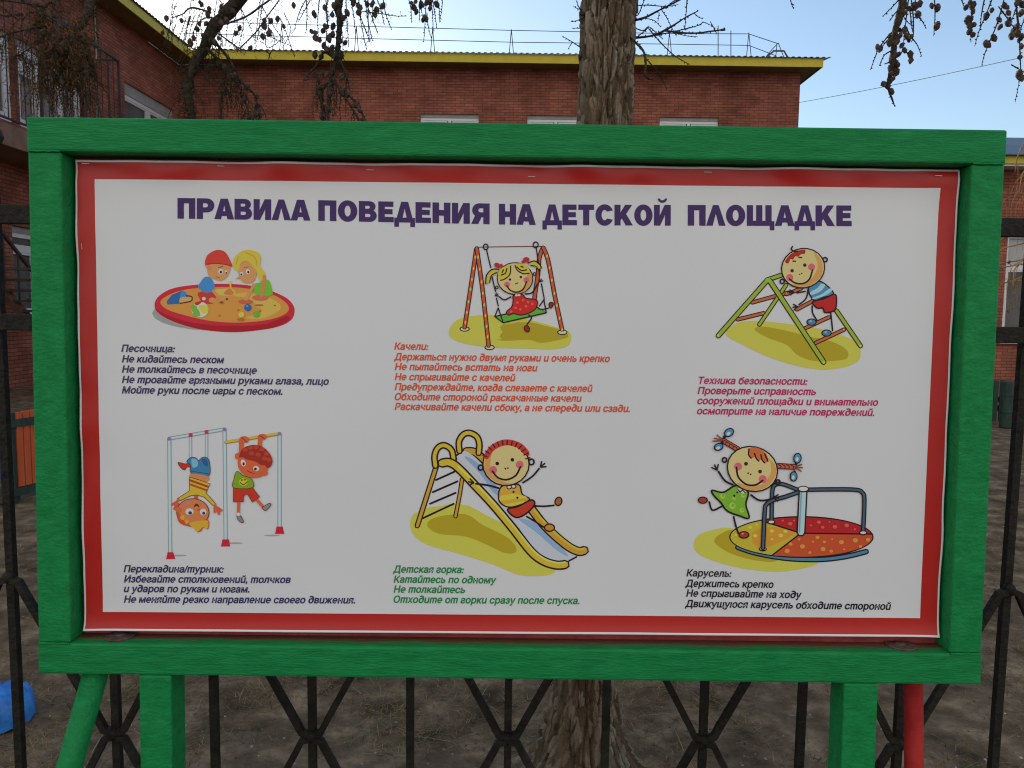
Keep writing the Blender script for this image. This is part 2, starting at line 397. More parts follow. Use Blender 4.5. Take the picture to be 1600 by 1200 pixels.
sol = POSTER.modifiers.new('thickness', 'SOLIDIFY'); sol.thickness = 0.0006; sol.offset = -1
for px, py in zip(STAPLES, (256, 259.5, 265.5, 276, 269.5, 275.5)):
    q0, q1 = pt(px - 5, py), pt(px + 6, py + 0.3)
    mb = MB(); P = [(q0[0], YP + disp(*q0) + 0.002, q0[1]), (q0[0], YP + disp(*q0) - 0.0012, q0[1]), (q1[0], YP + disp(*q1) - 0.0012, q1[1]), (q1[0], YP + disp(*q1) + 0.002, q1[1])]
    mb.tube(P, 0.0006, 6); mb.build('staple', M['steel'], POSTER)
q0, q1 = pt(129, 381), pt(129.5, 390)
mb = MB(); mb.tube([(q[0], YP + disp(*q) - 0.0012, q[1]) for q in (q0, q1)], 0.0005, 6); mb.build('staple', M['steel'], POSTER)

# printed artwork ---------------------------------------------------
K = (35, 22, 28)
class Art:
    """flat print on the sheet; ox, oy, k turn the drawing's own units into photo pixels"""
    def __init__(s, ox, oy, k): s.o = (ox, oy, k); s.m = MB(); s.layer = 0.0004
    def add(s, loops, col):
        s.layer += 0.000022; s.m.cur = ink(*col)
        vs = []; flat = []
        for lp in loops:
            vs.append([Vector((p[0], p[1], 0)) for p in lp]); flat += lp
        tris = tessellate_polygon(vs)
        base = len(s.m.v)
        for p in flat:
            x, z = pt(s.o[0] + p[0] / s.o[2], s.o[1] + p[1] / s.o[2])
            s.m.v.append((x, YP + disp(x, z) - s.layer, z))
        for a, b, c in tris:
            s.m.f.append((base + a, base + b, base + c)); s.m.c.append(s.m.cur)
    def fill(s, pts, col, smooth=True):
        s.add([catmull(pts, 5, True) if smooth else [tuple(p) for p in pts]], col)
    def ell(s, x, y, rx, ry, col, rot=0.0, n=22):
        c, q = math.cos(rot), math.sin(rot)
        s.add([[(x + rx * math.cos(t) * c - ry * math.sin(t) * q, y + rx * math.cos(t) * q + ry * math.sin(t) * c) for t in [2 * math.pi * k / n for k in range(n)]]], col)
    def ring(s, x, y, rx, ry, w, col, n=22):
        s.line([(x + rx * math.cos(2 * math.pi * k / n), y + ry * math.sin(2 * math.pi * k / n)) for k in range(n + 1)], w, col, False)
    def line(s, pts, w, col, smooth=True):
        if col == K and w < 16: w *= 1.28
        P = [Vector(p) for p in (catmull(pts, 5) if smooth else pts)]; L, R = [], []; N = len(P)
        for i, p in enumerate(P):
            d = P[min(i + 1, N - 1)] - P[max(i - 1, 0)]
            if d.length == 0: d = Vector((1, 0))
            d.normalize(); n = Vector((-d.y, d.x)) * w / 2; L.append(p + n); R.append(p - n)
        d0 = (P[1] - P[0]).normalized() * w * 0.4; d1 = (P[-1] - P[-2]).normalized() * w * 0.4
        s.layer += 0.000022; s.m.cur = ink(*col)
        def tr(p):
            x, z = pt(s.o[0] + p[0] / s.o[2], s.o[1] + p[1] / s.o[2]); return (x, YP + disp(x, z) - s.layer, z)
        for i in range(N - 1): s.m.face([tr(L[i]), tr(L[i + 1]), tr(R[i + 1]), tr(R[i])])
        n0 = (L[0] - P[0]) * 0.55; n1_ = (L[-1] - P[-1]) * 0.55
        s.m.face([tr(L[0]), tr(R[0]), tr(P[0] - d0 - n0), tr(P[0] - d0 + n0)])
        s.m.face([tr(R[-1]), tr(L[-1]), tr(P[-1] + d1 + n1_), tr(P[-1] + d1 - n1_)])
    def pole(s, pts, w, col, kcol, kw=21, smooth=True):
        s.line(pts, w + kw * 1.45, kcol, smooth); s.line(pts, w, col, smooth)
    def shape(s, pts, col, kcol, kw=10, smooth=True):
        s.fill(pts, col, smooth); q = list(pts) + [pts[0]]
        s.line(catmull(pts, 5, True) + [catmull(pts, 5, True)[0]] if smooth else q, kw, kcol, False)
    def hand(s, x, y, ang, L=38, kcol=(35, 22, 28)):
        for da in (-0.65, 0, 0.65): s.line([(x, y), (x + L * math.cos(ang + da), y + L * math.sin(ang + da))], 9, kcol, False)
    def build(s, name): 
        return s.m.build(name, M['ink'], POSTER)
K = (35, 22, 28); SKIN = (212, 172, 118); SHADE = (212, 138, 78); PINK = (212, 92, 104)
LB, DB = (176, 174, 72), (156, 140, 36)
def dots(A, path, col, step, rx, ry):
    P = [Vector(p) for p in catmull(path, 12)]; acc = step * 0.5
    for a, b in zip(P[:-1], P[1:]):
        acc += (b - a).length
        if acc > step: acc = 0; A.ell(b.x, b.y, rx, ry, col, 0.1, 10)

# swing
A = Art(690, 370, 6.668)
A.fill([(75,985),(120,900),(230,840),(420,815),(560,815),(800,840),(980,880),(1160,930),(1320,985),(1350,1060),(1310,1140),(1150,1172),(900,1165),(650,1160),(400,1140),(200,1100),(95,1050)], LB)
A.fill([(390,980),(420,920),(600,900),(900,890),(1050,920),(1250,975),(1320,1040),(1200,1080),(1030,1105),(900,1075),(600,1085),(430,1050)], DB)
for x, y in ((240,960),(500,1152),(1258,995)): A.ell(x, y, 54, 29, K); A.ell(x, y, 42, 18, (190,188,150))
OR = (178, 80, 45)
A.line([(390,108),(690,103),(1040,100)], 9, (95,50,55))
for P in ([(1055,115),(1020,215),(1003,400),(978,560),(966,655)], [(1058,112),(1110,250),(1180,620),(1255,968)], [(362,125),(330,350),(285,650),(240,945)], [(366,120),(420,500),(460,850),(490,1135)]):
    A.pole(P, 28, OR, K, 14)
for P in ([(360,150),(330,350),(285,650),(240,945)], [(372,150),(420,500),(460,850),(490,1135)], [(1075,150),(1110,250),(1180,620),(1255,968)]): dots(A, P, (214,180,95), 105, 8, 18)
A.line([(470,140),(490,230),(512,320)], 10, K); A.line([(525,410),(545,500),(562,570)], 10, K); A.line([(572,640),(590,720)], 10, K)
A.line([(985,110),(1005,250),(1022,400)], 10, K); A.line([(1040,490),(1070,650)], 10, K)
A.ring(460, 105, 24, 28, 10, K); A.ring(980, 85, 26, 30, 10, K)
A.shape([(555,830),(1000,735),(1088,792),(640,895)], (88,155,48), K, 11, False)
A.line([(590,740),(555,830)], 10, K); A.line([(590,740),(640,890)], 10, K); A.line([(1070,650),(1020,720)], 10, K); A.line([(1065,650),(1090,790)], 10, K)
A.line([(905,815),(938,842),(890,912)], 10, K); A.shape([(865,935),(892,925),(914,955),(905,988),(880,985),(862,960)], (135,35,35), K, 8)
A.line([(1010,752),(1060,755),(1112,743)], 10, K); A.shape([(1118,700),(1140,682),(1162,695),(1155,728),(1130,742)], (135,35,35), K, 8)
A.shape([(750,610),(840,600),(880,640),(990,660),(985,740),(920,790),(830,815),(750,800),(700,815),(675,785),(730,730),(745,670)], (182,36,36), K, 9)
for x, y in ((790,685),(850,660),(820,755),(880,725),(725,780),(900,680),(945,700),(770,740)): A.ell(x, y, 13, 13, (205,95,70))
A.line([(600,625),(655,656),(722,625)], 11, K); A.line([(870,595),(945,580),(1000,490)], 11, K)
A.hand(560, 615, -0.6, 34); A.hand(1022, 470, -1.0, 36)
A.fill([(595,345),(530,340),(470,400),(458,485),(500,470),(505,430),(545,400)], (182,162,52)); A.line([(595,340),(525,342),(470,400),(460,490)], 11, K); A.line([(575,372),(520,405),(500,475)], 9, K)
A.fill([(900,280),(960,255),(1010,290),(1040,325),(1000,330),(950,305)], (182,162,52)); A.line([(900,275),(965,253),(1015,280),(1040,325)], 11, K); A.line([(930,300),(980,308),(1010,345)], 8, K)
A.ell(765, 435, 190, 170, K); A.ell(765, 435, 179, 159, SKIN)
A.fill([(900,350),(935,400),(935,470),(880,560),(800,590),(740,585),(840,540),(880,460)], SHADE)
A.fill([(597,440),(592,370),(640,318),(720,298),(715,380),(680,430),(620,455)], (186,168,52)); A.fill([(765,288),(850,282),(908,330),(915,380),(850,386),(790,350)], (186,168,52))
for P in ([(720,305),(712,390),(660,440),(615,455)], [(680,330),(665,380),(620,400)], [(765,300),(790,350),(850,385),(912,380)], [(785,315),(830,352),(885,345)], [(645,345),(630,375)], [(825,308),(850,318)]): A.line(P, 10, K)
A.ell(580, 298, 33, 26, (165,38,48), 0.5); A.ell(622, 303, 16, 22, (165,38,48)); A.ell(882, 240, 34, 28, (165,38,48)); A.ell(848, 262, 18, 16, (165,38,48))
for x, y in ((682,497),(882,450)): A.ell(x, y, 29, 29, PINK)
for x, y in ((712,445),(825,420)): A.ell(x, y, 13, 13, K)
A.line([(768,492),(778,486)], 7, K); A.line([(785,486),(795,480)], 7, K)
A.line([(678,510),(720,560),(790,577),(850,545),(885,468)], 11, K)
A.ring(575, 528, 14, 14, 8, K); A.ring(968, 388, 14, 14, 8, K); A.ell(780, 610, 14, 12, (215,215,210)); A.ell(808, 608, 14, 12, (215,215,210))
A.build('swing_illustration')

# ladder
A = Art(1100, 370, 5.456); BR = (170, 92, 58); GP = (136, 156, 50)
A.fill([(185,830),(280,735),(450,715),(700,740),(950,775),(1150,830),(1300,900),(1335,980),(1310,1060),(1180,1115),(980,1130),(760,1090),(540,1020),(330,920)], LB)
A.fill([(430,790),(500,765),(700,800),(900,850),(1080,890),(1200,950),(1230,1010),(1180,1050),(950,1060),(800,1010),(700,920),(540,860)], DB)
A.pole([(410,560),(720,475)], 20, BR, K, 12); A.pole([(285,705),(510,650)], 20, BR, K, 12)
A.pole([(700,410),(470,750)], 22, GP, K, 12); A.pole([(700,490),(830,440)], 18, BR, K, 12)
for P in ([(790,620),(930,545)], [(860,780),(1065,685)], [(950,905),(1195,790)]): A.pole(P, 20, BR, K, 12)
A.pole([(1128,630),(1335,932)], 26, GP, K, 12); A.pole([(535,368),(655,328)], 26, GP, K, 12)
A.pole([(530,380),(120,845)], 30, GP, K, 12); A.pole([(560,375),(1020,1070)], 32, GP, K, 12); A.ell(545, 370, 26, 18, (130,170,50))
for P in ([(520,390),(120,840)], [(570,390),(1020,1070)], [(1140,650),(1330,930)]): dots(A, P, (196,190,92), 110, 8, 10)
for P in ([(430,552),(700,480)], [(310,700),(500,652)], [(960,900),(1190,790)]): dots(A, P, (214,160,90), 70, 6, 6)
A.line([(920,590),(925,650),(962,712)], 10, K); A.line([(1078,640),(1095,800)], 10, K)
for x, y, a in ((915,727,0.0),(1043,820,0.0)): A.ell(x, y, 44, 31, K); A.ell(x, y, 34, 22, (70,115,140)); A.ell(x - 8, y - 8, 10, 6, (150,180,195))
A.shape([(888,440),(970,378),(1050,420),(1102,490),(1020,515),(935,540)], (66,124,168), K, 9)
A.fill([(905,470),(960,440),(1000,400),(1030,415),(990,465),(915,495)], (150,182,202)); A.fill([(925,520),(1000,490),(1070,440),(1088,460),(1030,500),(935,530)], (150,182,202))
A.shape([(925,555),(1020,528),(1110,490),(1127,540),(1112,625),(1030,645),(1012,608),(960,605)], (165,36,34), K, 10)
A.line([(885,445),(868,525),(808,578)], 10, K); A.line([(860,465),(790,478)], 10, K)
A.hand(795, 595, 3.0, 40); A.hand(760, 470, 3.0, 36)
A.ring(1030, 195, 18, 18, 10, K); A.ring(665, 380, 18, 18, 10, K)
A.ell(842, 268, 190, 173, K, -0.25); A.ell(842, 268, 179, 162, SKIN, -0.25)
A.fill([(930,130),(990,190),(1010,270),(985,350),(900,415),(800,425),(750,405),(860,395),(940,320),(965,230)], SHADE)
A.fill([(688,210),(735,150),(800,118),(858,112),(855,145),(825,150),(800,170),(775,168),(755,195),(735,190),(715,228)], (150,42,34)); A.line([(755,208),(778,210)], 9, K); A.line([(805,175),(830,178)], 9, K)
A.line([(752,82),(742,105),(765,125),(795,124)], 10, K)
for x, y in ((728,348),(914,258)): A.ell(x, y, 30, 30, PINK)
for x, y in ((748,290),(856,242)): A.ell(x, y, 15, 15, (60,40,32))
A.ell(813, 320, 5, 6, K); A.ell(830, 312, 5, 6, K)
A.line([(726,360),(770,392),(840,399),(895,362),(922,282)], 11, K)
A.build('ladder_illustration')

# sandbox
A = Art(220, 370, 6.154); SK = (214, 134, 84)
A.ell(760, 735, 650, 170, (136,140,138))
rim = [(140,620),(200,550),(330,490),(550,460),(800,452),(1060,470),(1280,530),(1410,595),(1470,665),(1478,730),(1450,795),(1360,850),(1200,890),(900,918),(600,895),(380,840),(220,770),(143,700)]
A.fill(rim, (178,38,56)); A.fill([(142,690),(260,755),(480,822),(760,852),(1050,848),(1280,810),(1400,760),(1430,795),(1340,852),(1200,886),(900,914),(600,891),(380,836),(220,766)], (150,26,40))
sand = [(190,630),(260,565),(420,510),(640,488),(880,485),(1100,510),(1280,560),(1400,640),(1420,710),(1330,770),(1150,810),(900,825),(650,805),(430,755),(260,700)]
A.fill(sand, (186,132,62)); A.fill([(880,560),(1100,540),(1300,620),(1340,700),(1150,790),(960,760),(840,660)], (200,158,76)); A.fill([(720,510),(880,500),(900,560),(760,560)], (205,165,85))
for x, y in ((760,760),(940,705),(1290,660),(1150,715)): A.ell(x, y, 12, 8, (150,92,50))
A.ell(1140, 658, 42, 9, (150,85,50))
A.fill([(250,620),(300,558),(395,518),(432,528),(458,575),(385,600),(372,645),(258,652)], (44,92,150), False); A.fill([(380,555),(400,522),(432,530),(452,572),(395,590)], (60,120,180)); A.fill([(378,590),(430,578),(482,585),(480,622),(385,642)], (205,145,90))
A.line([(440,568),(485,572),(496,590),(480,620),(380,640)], 8, K)
A.ell(860, 440, 16, 18, (205,185,70)); A.line([(862,440),(868,520)], 16, (200,178,60)); A.fill([(800,545),(835,505),(865,500),(895,545),(850,560)], (195,110,62))
A.fill([(556,535),(700,520),(722,575),(700,640),(600,640),(570,600)], (172,56,48)); A.ell(690, 610, 34, 26, SK); A.ell(608, 595, 18, 16, (205,205,200))
A.line([(690,510),(735,560),(790,598)], 30, SK); A.ell(795, 595, 24, 18, SK)
A.fill([(622,385),(680,402),(712,490),(640,540),(556,490),(575,440)], (62,124,178))
A.fill([(630,262),(850,262),(866,300),(835,380),(770,425),(705,405),(680,398),(650,370),(638,310)], SK)
A.fill([(617,252),(640,180),(700,138),(752,126),(810,145),(850,205),(880,288),(800,266),(700,262),(632,275)], (182,58,50)); A.line([(640,262),(740,258),(870,276)], 9, (140,40,38))
A.ell(770, 335, 22, 26, (225,225,222)); A.ell(822, 342, 13, 18, (225,225,222)); A.ell(772, 340, 11, 13, K); A.ell(824, 348, 8, 9, K); A.line([(725,385),(760,395)], 6, (140,50,40)); A.line([(750,296),(790,286)], 8, (120,50,30)); A.ell(662, 300, 20, 26, (200,120,80))
A.ell(830, 598, 10, 10, (70,60,40)); A.ell(778, 632, 22, 12, (165,80,55)); A.ell(780, 628, 10, 8, (80,50,40))
A.ell(572, 700, 82, 76, (206,208,204)); A.fill([(540,670),(500,650),(492,700),(520,745),(545,720)], (108,162,50)); A.fill([(560,660),(640,665),(652,710),(600,740)], (205,180,66)); A.fill([(520,640),(560,622),(592,625),(545,660)], (172,40,50)); A.fill([(548,690),(575,760),(520,765),(505,740)], (110,160,60))
A.fill([(1100,545),(1098,455),(1150,440),(1230,415),(1268,520),(1262,560),(1200,572)], (104,165,48)); A.ell(1150, 585, 78, 26, (205,95,80))
A.fill([(940,300),(1000,235),(1090,280),(1115,360),(1080,435),(1010,444),(975,430),(962,405),(915,402),(945,378)], SK)
A.fill([(885,265),(910,190),(970,140),(1040,125),(1130,150),(1156,210),(1150,285),(1195,345),(1195,395),(1150,430),(1120,350),(1090,290),(1020,232),(960,260),(945,330),(905,310)], (206,168,62)); A.line([(1010,150),(1100,200),(1120,280)], 12, (180,140,45)); A.line([(940,190),(920,270)], 10, (180,140,45))
A.ell(1032, 335, 20, 24, (225,225,222)); A.ell(972, 355, 16, 18, (225,225,222)); A.ell(1036, 340, 10, 12, K); A.ell(970, 362, 8, 9, K); A.line([(1000,298),(1040,288)], 7, (150,90,40))
A.line([(1090,460),(1050,540),(1010,590)], 30, SK); A.line([(1190,380),(1185,470),(1165,570)], 32, (200,118,76)); A.ell(1010, 622, 70, 20, (176,92,60)); A.ell(1015, 590, 28, 22, SK)
A.ell(1032, 680, 35, 34, (42,90,160)); A.ell(1025, 668, 12, 9, (90,140,195)); A.ell(1115, 742, 33, 31, (96,158,50)); A.ell(970, 750, 28, 26, (205,180,70)); A.ell(965, 795, 36, 14, (165,95,50))
A.build('sandbox_illustration')

# pull-up bars
A = Art(240, 650, 5.0); PB, PK = (168, 184, 196), (112, 132, 150); SK2 = (196, 88, 54)
for x, y in ((200,1088),(640,992),(925,932)): A.ell(x, y, 60, 6, (150,140,120))
A.pole([(125,175),(556,103)], 16, PB, PK, 9); A.pole([(125,180),(132,1065)], 20, PB, PK, 8); A.pole([(556,105),(565,965)], 20, PB, PK, 8); A.pole([(985,140),(985,865)], 20, PB, PK, 8)
A.pole([(290,155),(292,400)], 15, PB, PK, 6); A.pole([(416,130),(416,330)], 15, PB, PK, 6)
A.line([(565,205),(985,138)], 26, (150,110,40)); A.line([(565,202),(985,135)], 18, (200,158,56))
for P in ([(112,1062),(155,1062),(172,1115),(100,1118)], [(540,962),(590,962),(600,1018),(528,1018)], [(962,862),(1010,862),(1022,920),(950,920)]): A.fill(P, (176,34,54), False)
for x, y in ((292,149),(416,126)): A.fill([(x-15,y-16),(x+15,y-18),(x+15,y+14),(x-15,y+16)], (178,50,72), False)
for x, y in ((125,177),(556,104),(985,138)): A.ell(x, y, 15, 15, (120,112,140))
KB = (90, 40, 30)
A.shape([(195,362),(250,372),(300,368),(300,395),(262,398),(245,420),(215,400)], (172,50,40), KB, 5)
A.shape([(262,355),(295,322),(330,325),(356,345),(385,322),(420,325),(440,365),(432,468),(298,445),(292,385)], (54,112,150), KB, 5); A.fill([(300,335),(340,340),(350,380),(330,400),(305,395)], (110,160,190)); A.fill([(380,335),(420,345),(425,390),(395,380)], (40,85,125)); A.line([(298,430),(434,450)], 5, (30,70,110))
A.fill([(298,448),(430,470),(415,512),(300,482)], (212,120,74))
A.fill([(325,600),(345,600),(348,660),(322,660)], (176,80,50))
A.shape([(282,475),(360,498),(445,528),(412,600),(450,640),(492,690),(472,702),(400,632),(340,615),(290,622),(205,662),(188,645),(285,582)], (196,158,48), KB, 5, False); A.fill([(284,490),(438,545),(430,560),(284,508)], (150,62,36), False); A.fill([(284,522),(422,572),(416,586),(284,538)], (158,70,40), False)
for P in ([(200,650),(165,690)], [(180,670),(145,690)], [(185,680),(165,725)], [(195,680),(195,720)], [(480,695),(520,745)], [(490,705),(535,735)], [(480,710),(480,750)], [(490,715),(515,765)]): A.line(P, 17, (184,84,56))
A.ell(310, 752, 130, 112, KB); A.ell(310, 752, 124, 106, (190,112,68)); A.ell(200, 730, 26, 22, (184,95,60)); A.ell(270, 700, 30, 20, (196,110,88)); A.ell(390, 712, 26, 18, (196,110,88))
A.fill([(186,745),(215,770),(240,815),(300,838),(420,805),(436,850),(425,882),(395,868),(375,895),(350,905),(330,880),(318,860),(240,850),(195,815)], (182,72,42)); A.fill([(285,835),(410,812),(432,840),(420,880),(390,865),(350,900),(325,880)], (206,150,48)); A.ell(230, 790, 17, 20, (206,150,60)); A.ell(263, 822, 15, 17, (206,150,60))
A.ell(285, 745, 32, 26, (222,222,216)); A.ell(392, 748, 25, 26, (222,222,216)); A.ell(290, 755, 15, 13, (40,60,90)); A.ell(396, 757, 12, 12, (40,60,90))
A.fill([(318,712),(330,685),(350,685),(362,712),(340,700)], (110,36,30)); A.line([(345,735),(362,725)], 6, (150,70,45))
A.line([(690,180),(686,290)], 36, SK2); A.line([(838,160),(830,250)], 34, SK2); A.ell(712, 182, 36, 26, SK2); A.ell(852, 162, 34, 24, SK2); A.line([(690,165),(735,205)], 6, (120,40,28)); A.line([(830,150),(872,178)], 6, (120,40,28))
A.line([(668,665),(665,770)], 24, SK2); A.line([(812,655),(862,712)], 24, SK2)
A.shape([(655,775),(680,775),(706,822),(690,830),(662,805)], (110,122,122), KB, 5); A.shape([(855,712),(905,680),(920,690),(882,735),(862,728)], (126,118,124), KB, 5); A.line([(662,765),(672,765)], 26, (205,205,200)); A.line([(690,828),(705,826)], 8, (165,40,40))
A.shape([(628,558),(775,556),(832,630),(775,672),(738,608),(706,618),(706,668),(626,668)], (172,50,34), KB, 5, False)
A.shape([(655,430),(700,462),(768,490),(775,558),(630,558),(632,490)], (112,146,36), KB, 5); A.ell(706, 515, 34, 30, (186,172,44)); A.ell(694, 498, 6, 7, K); A.ell(718, 496, 6, 7, K); A.line([(680,515),(705,535),(738,512)], 5, K)
A.ell(664, 312, 25, 27, SK2); A.ell(868, 440, 27, 26, SK2)
A.ell(780, 375, 122, 106, SK2, 0.35)
A.fill([(672,320),(690,265),(730,235),(790,224),(850,236),(905,285),(932,345),(918,392),(890,404),(872,385),(840,380),(800,355),(740,340),(700,322)], (140,44,34))
for x, y in ((720,262),(760,246),(805,242),(850,258),(885,292),(905,340),(870,330),(820,300),(770,290)): A.ell(x, y, 20, 16, (166,60,42))
A.ell(705, 365, 19, 27, (222,222,216), -0.3); A.ell(806, 408, 24, 20, (222,222,216), 0.3); A.ell(708, 372, 9, 13, (60,35,25)); A.ell(800, 412, 11, 11, (60,35,25)); A.line([(735,425),(765,440),(790,445)], 5, (110,36,28))
A.build('pull_up_bars_illustration')

# slide
A = Art(630, 660, 5.0); YL = (184, 160, 46); WD = (176, 138, 50)
A.fill([(55,800),(80,720),(180,670),(300,650),(400,635),(520,655),(640,720),(800,800),(900,870),(1050,1000),(1180,1130),(1160,1185),(1050,1200),(900,1190),(700,1110),(450,1030),(200,960),(90,890)], LB)
A.fill([(190,810),(230,750),(420,715),(520,730),(620,800),(800,890),(880,970),(870,1020),(780,1015),(620,940),(480,890),(280,870)], DB)
for P in ([(255,450),(400,385)], [(230,545),(425,460)], [(210,635),(410,550)], [(150,750),(395,635)]): A.line(P, 12, K)
A.pole([(258,345),(110,808)], 24, WD, K, 14); A.pole([(460,440),(442,560),(408,735)], 18, WD, K, 12)
A.pole([(490,225),(560,232),(640,300),(700,370)], 44, WD, K, 16)
A.fill([(410,262),(470,218),(600,310),(760,540),(900,700),(1060,800),(1250,1000),(1358,1050),(1290,1085),(1150,1070),(1020,980),(800,680),(640,490),(500,350)], (170,176,190))
A.fill([(480,270),(560,300),(660,400),(760,560),(700,545),(600,400)], (124,148,178)); A.fill([(905,760),(1000,770),(1120,860),(1290,1040),(1200,1000),(1040,860)], (126,152,182))
A.line([(410,262),(470,218)], 11, K); A.line([(1295,1082),(1355,1050)], 10, K)
A.pole([(1005,680),(1090,790),(1180,880),(1290,970),(1370,1008),(1418,1000)], 50, WD, K, 16); A.line([(1020,680),(1105,780),(1195,870),(1300,955),(1370,990),(1415,985)], 18, YL)
A.pole([(440,225),(436,150),(470,95),(520,82),(575,112),(595,170),(590,240)], 28, YL, K, 18); A.pole([(252,340),(245,262),(270,200),(320,178),(375,212),(392,275),(392,310)], 28, YL, K, 18)
A.pole([(300,318),(360,312),(430,355),(560,490),(700,640),(850,820),(1000,1010),(1100,1085),(1200,1115),(1268,1110)], 48, YL, K, 18); A.line([(430,345),(560,470),(710,630),(865,812),(1010,992),(1105,1066),(1200,1096),(1265,1092)], 14, (206,190,104))
A.line([(1030,652),(1100,655),(1178,648)], 11, K); A.ell(1213, 617, 31, 38, K, 0.3); A.ell(1213, 617, 21, 28, (150,88,40), 0.3)
A.line([(965,735),(1040,780),(1095,818)], 11, K); A.ell(1143, 822, 44, 34, K); A.ell(1143, 822, 33, 23, (178,122,44))
A.shape([(768,500),(900,485),(930,560),(988,598),(940,632),(830,662),(750,612)], (192,146,56), K, 9)
A.fill([(765,575),(860,560),(935,570),(965,590),(860,600),(760,610)], (190,176,62)); A.fill([(790,640),(880,625),(950,612),(930,632),(840,656)], (190,176,62))
A.ell(862, 542, 9, 9, K); A.ell(892, 588, 9, 9, K); A.ell(828, 505, 18, 14, (220,220,214)); A.ell(862, 500, 18, 14, (220,220,214)); A.ring(828, 505, 18, 14, 6, K); A.ring(862, 500, 18, 14, 6, K)
A.shape([(815,680),(900,655),(1000,605),(1026,640),(960,712),(880,742)], (172,54,34), K, 10)
A.line([(745,512),(660,490),(568,478)], 12, K); A.hand(552, 470, 3.3, 42); A.line([(935,470),(1010,420),(1062,360)], 11, K); A.hand(1072, 348, -0.7, 44)
A.ring(605, 352, 18, 20, 10, K); A.ring(1002, 308, 20, 22, 10, K)
A.line([(648,285),(690,212),(760,168),(830,160),(910,188),(962,245)], 54, (172,54,46))
A.ell(803, 325, 186, 173, K); A.ell(803, 325, 175, 162, SKIN)
A.fill([(640,290),(690,240),(680,330),(700,410),(790,465),(860,478),(780,484),(690,440),(640,380)], SHADE)
A.line([(650,270),(695,205),(762,168),(830,160),(908,186),(958,240)], 40, (172,54,46))
for k in range(13):
    t = math.radians(200 + 140 * k / 12 + 3); c, q = math.cos(t), math.sin(t)
    A.line([(803 + 160 * c, 330 + 158 * q), (803 + 196 * c, 330 + 190 * q)], 10, (70,24,26), False)
for x, y in ((703,370),(910,328)): A.ell(x, y, 30, 30, PINK)
for x, y in ((735,320),(853,291)): A.ell(x, y, 14, 14, K)
A.ell(798, 360, 6, 7, K); A.ell(818, 356, 6, 7, K)
A.line([(698,380),(740,430),(810,446),(880,412),(916,345)], 11, K)
A.build('slide_illustration')

# carousel
A = Art(1070, 660, 5.0); ST = (60, 88, 104)
A.fill([(70,950),(110,880),(220,840),(360,825),(600,900),(900,1040),(1040,1095),(900,1145),(700,1165),(450,1140),(220,1080),(100,1020)], LB)
A.fill([(230,930),(300,860),(400,850),(600,1000),(720,1080),(560,1080),(350,1020)], DB)
A.pole([(412,975),(560,1022),(800,1062),(1050,1070),(1250,1048),(1418,1008)], 22, (66,118,142), K, 16)
A.ell(910, 895, 564, 164, K, 0, 60)
def sect(a0, a1, c):
    P = [(905, 865)] + [(910 + 553 * math.cos(math.radians(a0 + (a1 - a0) * k / 30)), 895 + 153 * math.sin(math.radians(a0 + (a1 - a0) * k / 30))) for k in range(31)]
    A.fill(P, c, False)
sect(114, 236, (172,156,50)); sect(236, 351, (158,34,38)); sect(351, 474, (172,72,42))
A.fill([(540,850),(700,820),(860,862),(640,975),(540,950)], (184,132,48))
for a in (114, 236, 351): A.line([(905,865), (910 + 553 * math.cos(math.radians(a)), 895 + 153 * math.sin(math.radians(a)))], 9, K)
for x, y, r in ((680,848,16),(785,850,16),(550,885,17),(750,883,18),(680,912,10),(510,820,15),(400,880,12),(560,800,10)): A.ell(x, y, r, r * 0.8, (190,180,72))
for x, y, r in ((825,950,15),(892,912,10),(918,968,19),(1035,897,16),(1000,930,9),(1078,988,19),(1088,932,12),(1150,910,8),(1222,934,19),(1142,1005,14),(1330,920,20),(1430,915,17),(1370,968,13),(798,1003,20),(975,1016,12),(1242,990,8)): A.ell(x, y, r, r * 0.85, (202,134,58))
for x, y, r in ((762,766,10),(822,790,17),(1045,778,16),(982,803,9),(1075,818,13),(1170,814,18),(1262,803,18),(1128,776,7),(1325,833,9),(850,766,8)): A.ell(x, y, r, r * 0.8, (192,86,78))
A.pole([(880,525),(765,482),(705,488),(682,545),(676,772)], 15, ST, K, 14)
A.pole([(940,525),(1150,522),(1330,525),(1385,548),(1400,610),(1390,855)], 16, ST, K, 14)
for x, y in ((675,778),(1390,862),(608,988)): A.ell(x, y, 31, 18, K); A.ell(x, y - 2, 22, 10, (190,195,195))
A.pole([(922,530),(905,858)], 48, (158,182,196), K, 16); A.line([(908,540),(892,855)], 12, (112,142,162)); A.ell(924, 520, 46, 26, K); A.ell(924, 518, 36, 17, (190,198,202))
A.line([(190,620),(215,685),(287,655)], 11, K); A.ell(140, 607, 40, 29, K); A.ell(140, 607, 30, 20, (146,52,44))
A.line([(380,735),(398,810),(417,865)], 11, K); A.ell(460, 877, 43, 30, K); A.ell(460, 877, 33, 21, (150,52,36)); A.ell(450, 868, 10, 6, (200,130,110))
A.shape([(212,530),(300,545),(400,492),(492,540),(475,640),(500,745),(425,728),(330,690),(280,625),(228,572)], (108,156,48), K, 11)
for x, y, r in ((295,575,20),(370,650,25),(445,685,18),(455,570,18),(385,590,16)): A.ell(x, y, r, r, (150,178,66)); A.ell(x + 4, y - 4, r * 0.5, r * 0.5, (108,156,48))
A.ell(408, 545, 8, 8, K); A.ell(385, 572, 9, 9, K); A.ell(425, 525, 20, 14, (215,215,212)); A.ell(455, 540, 20, 14, (215,215,212)); A.line([(410,520),(432,540),(448,530),(470,548)], 7, K)
A.pole([(880,545),(780,580),(690,605),(635,640),(622,700),(608,982)], 16, ST, K, 14)
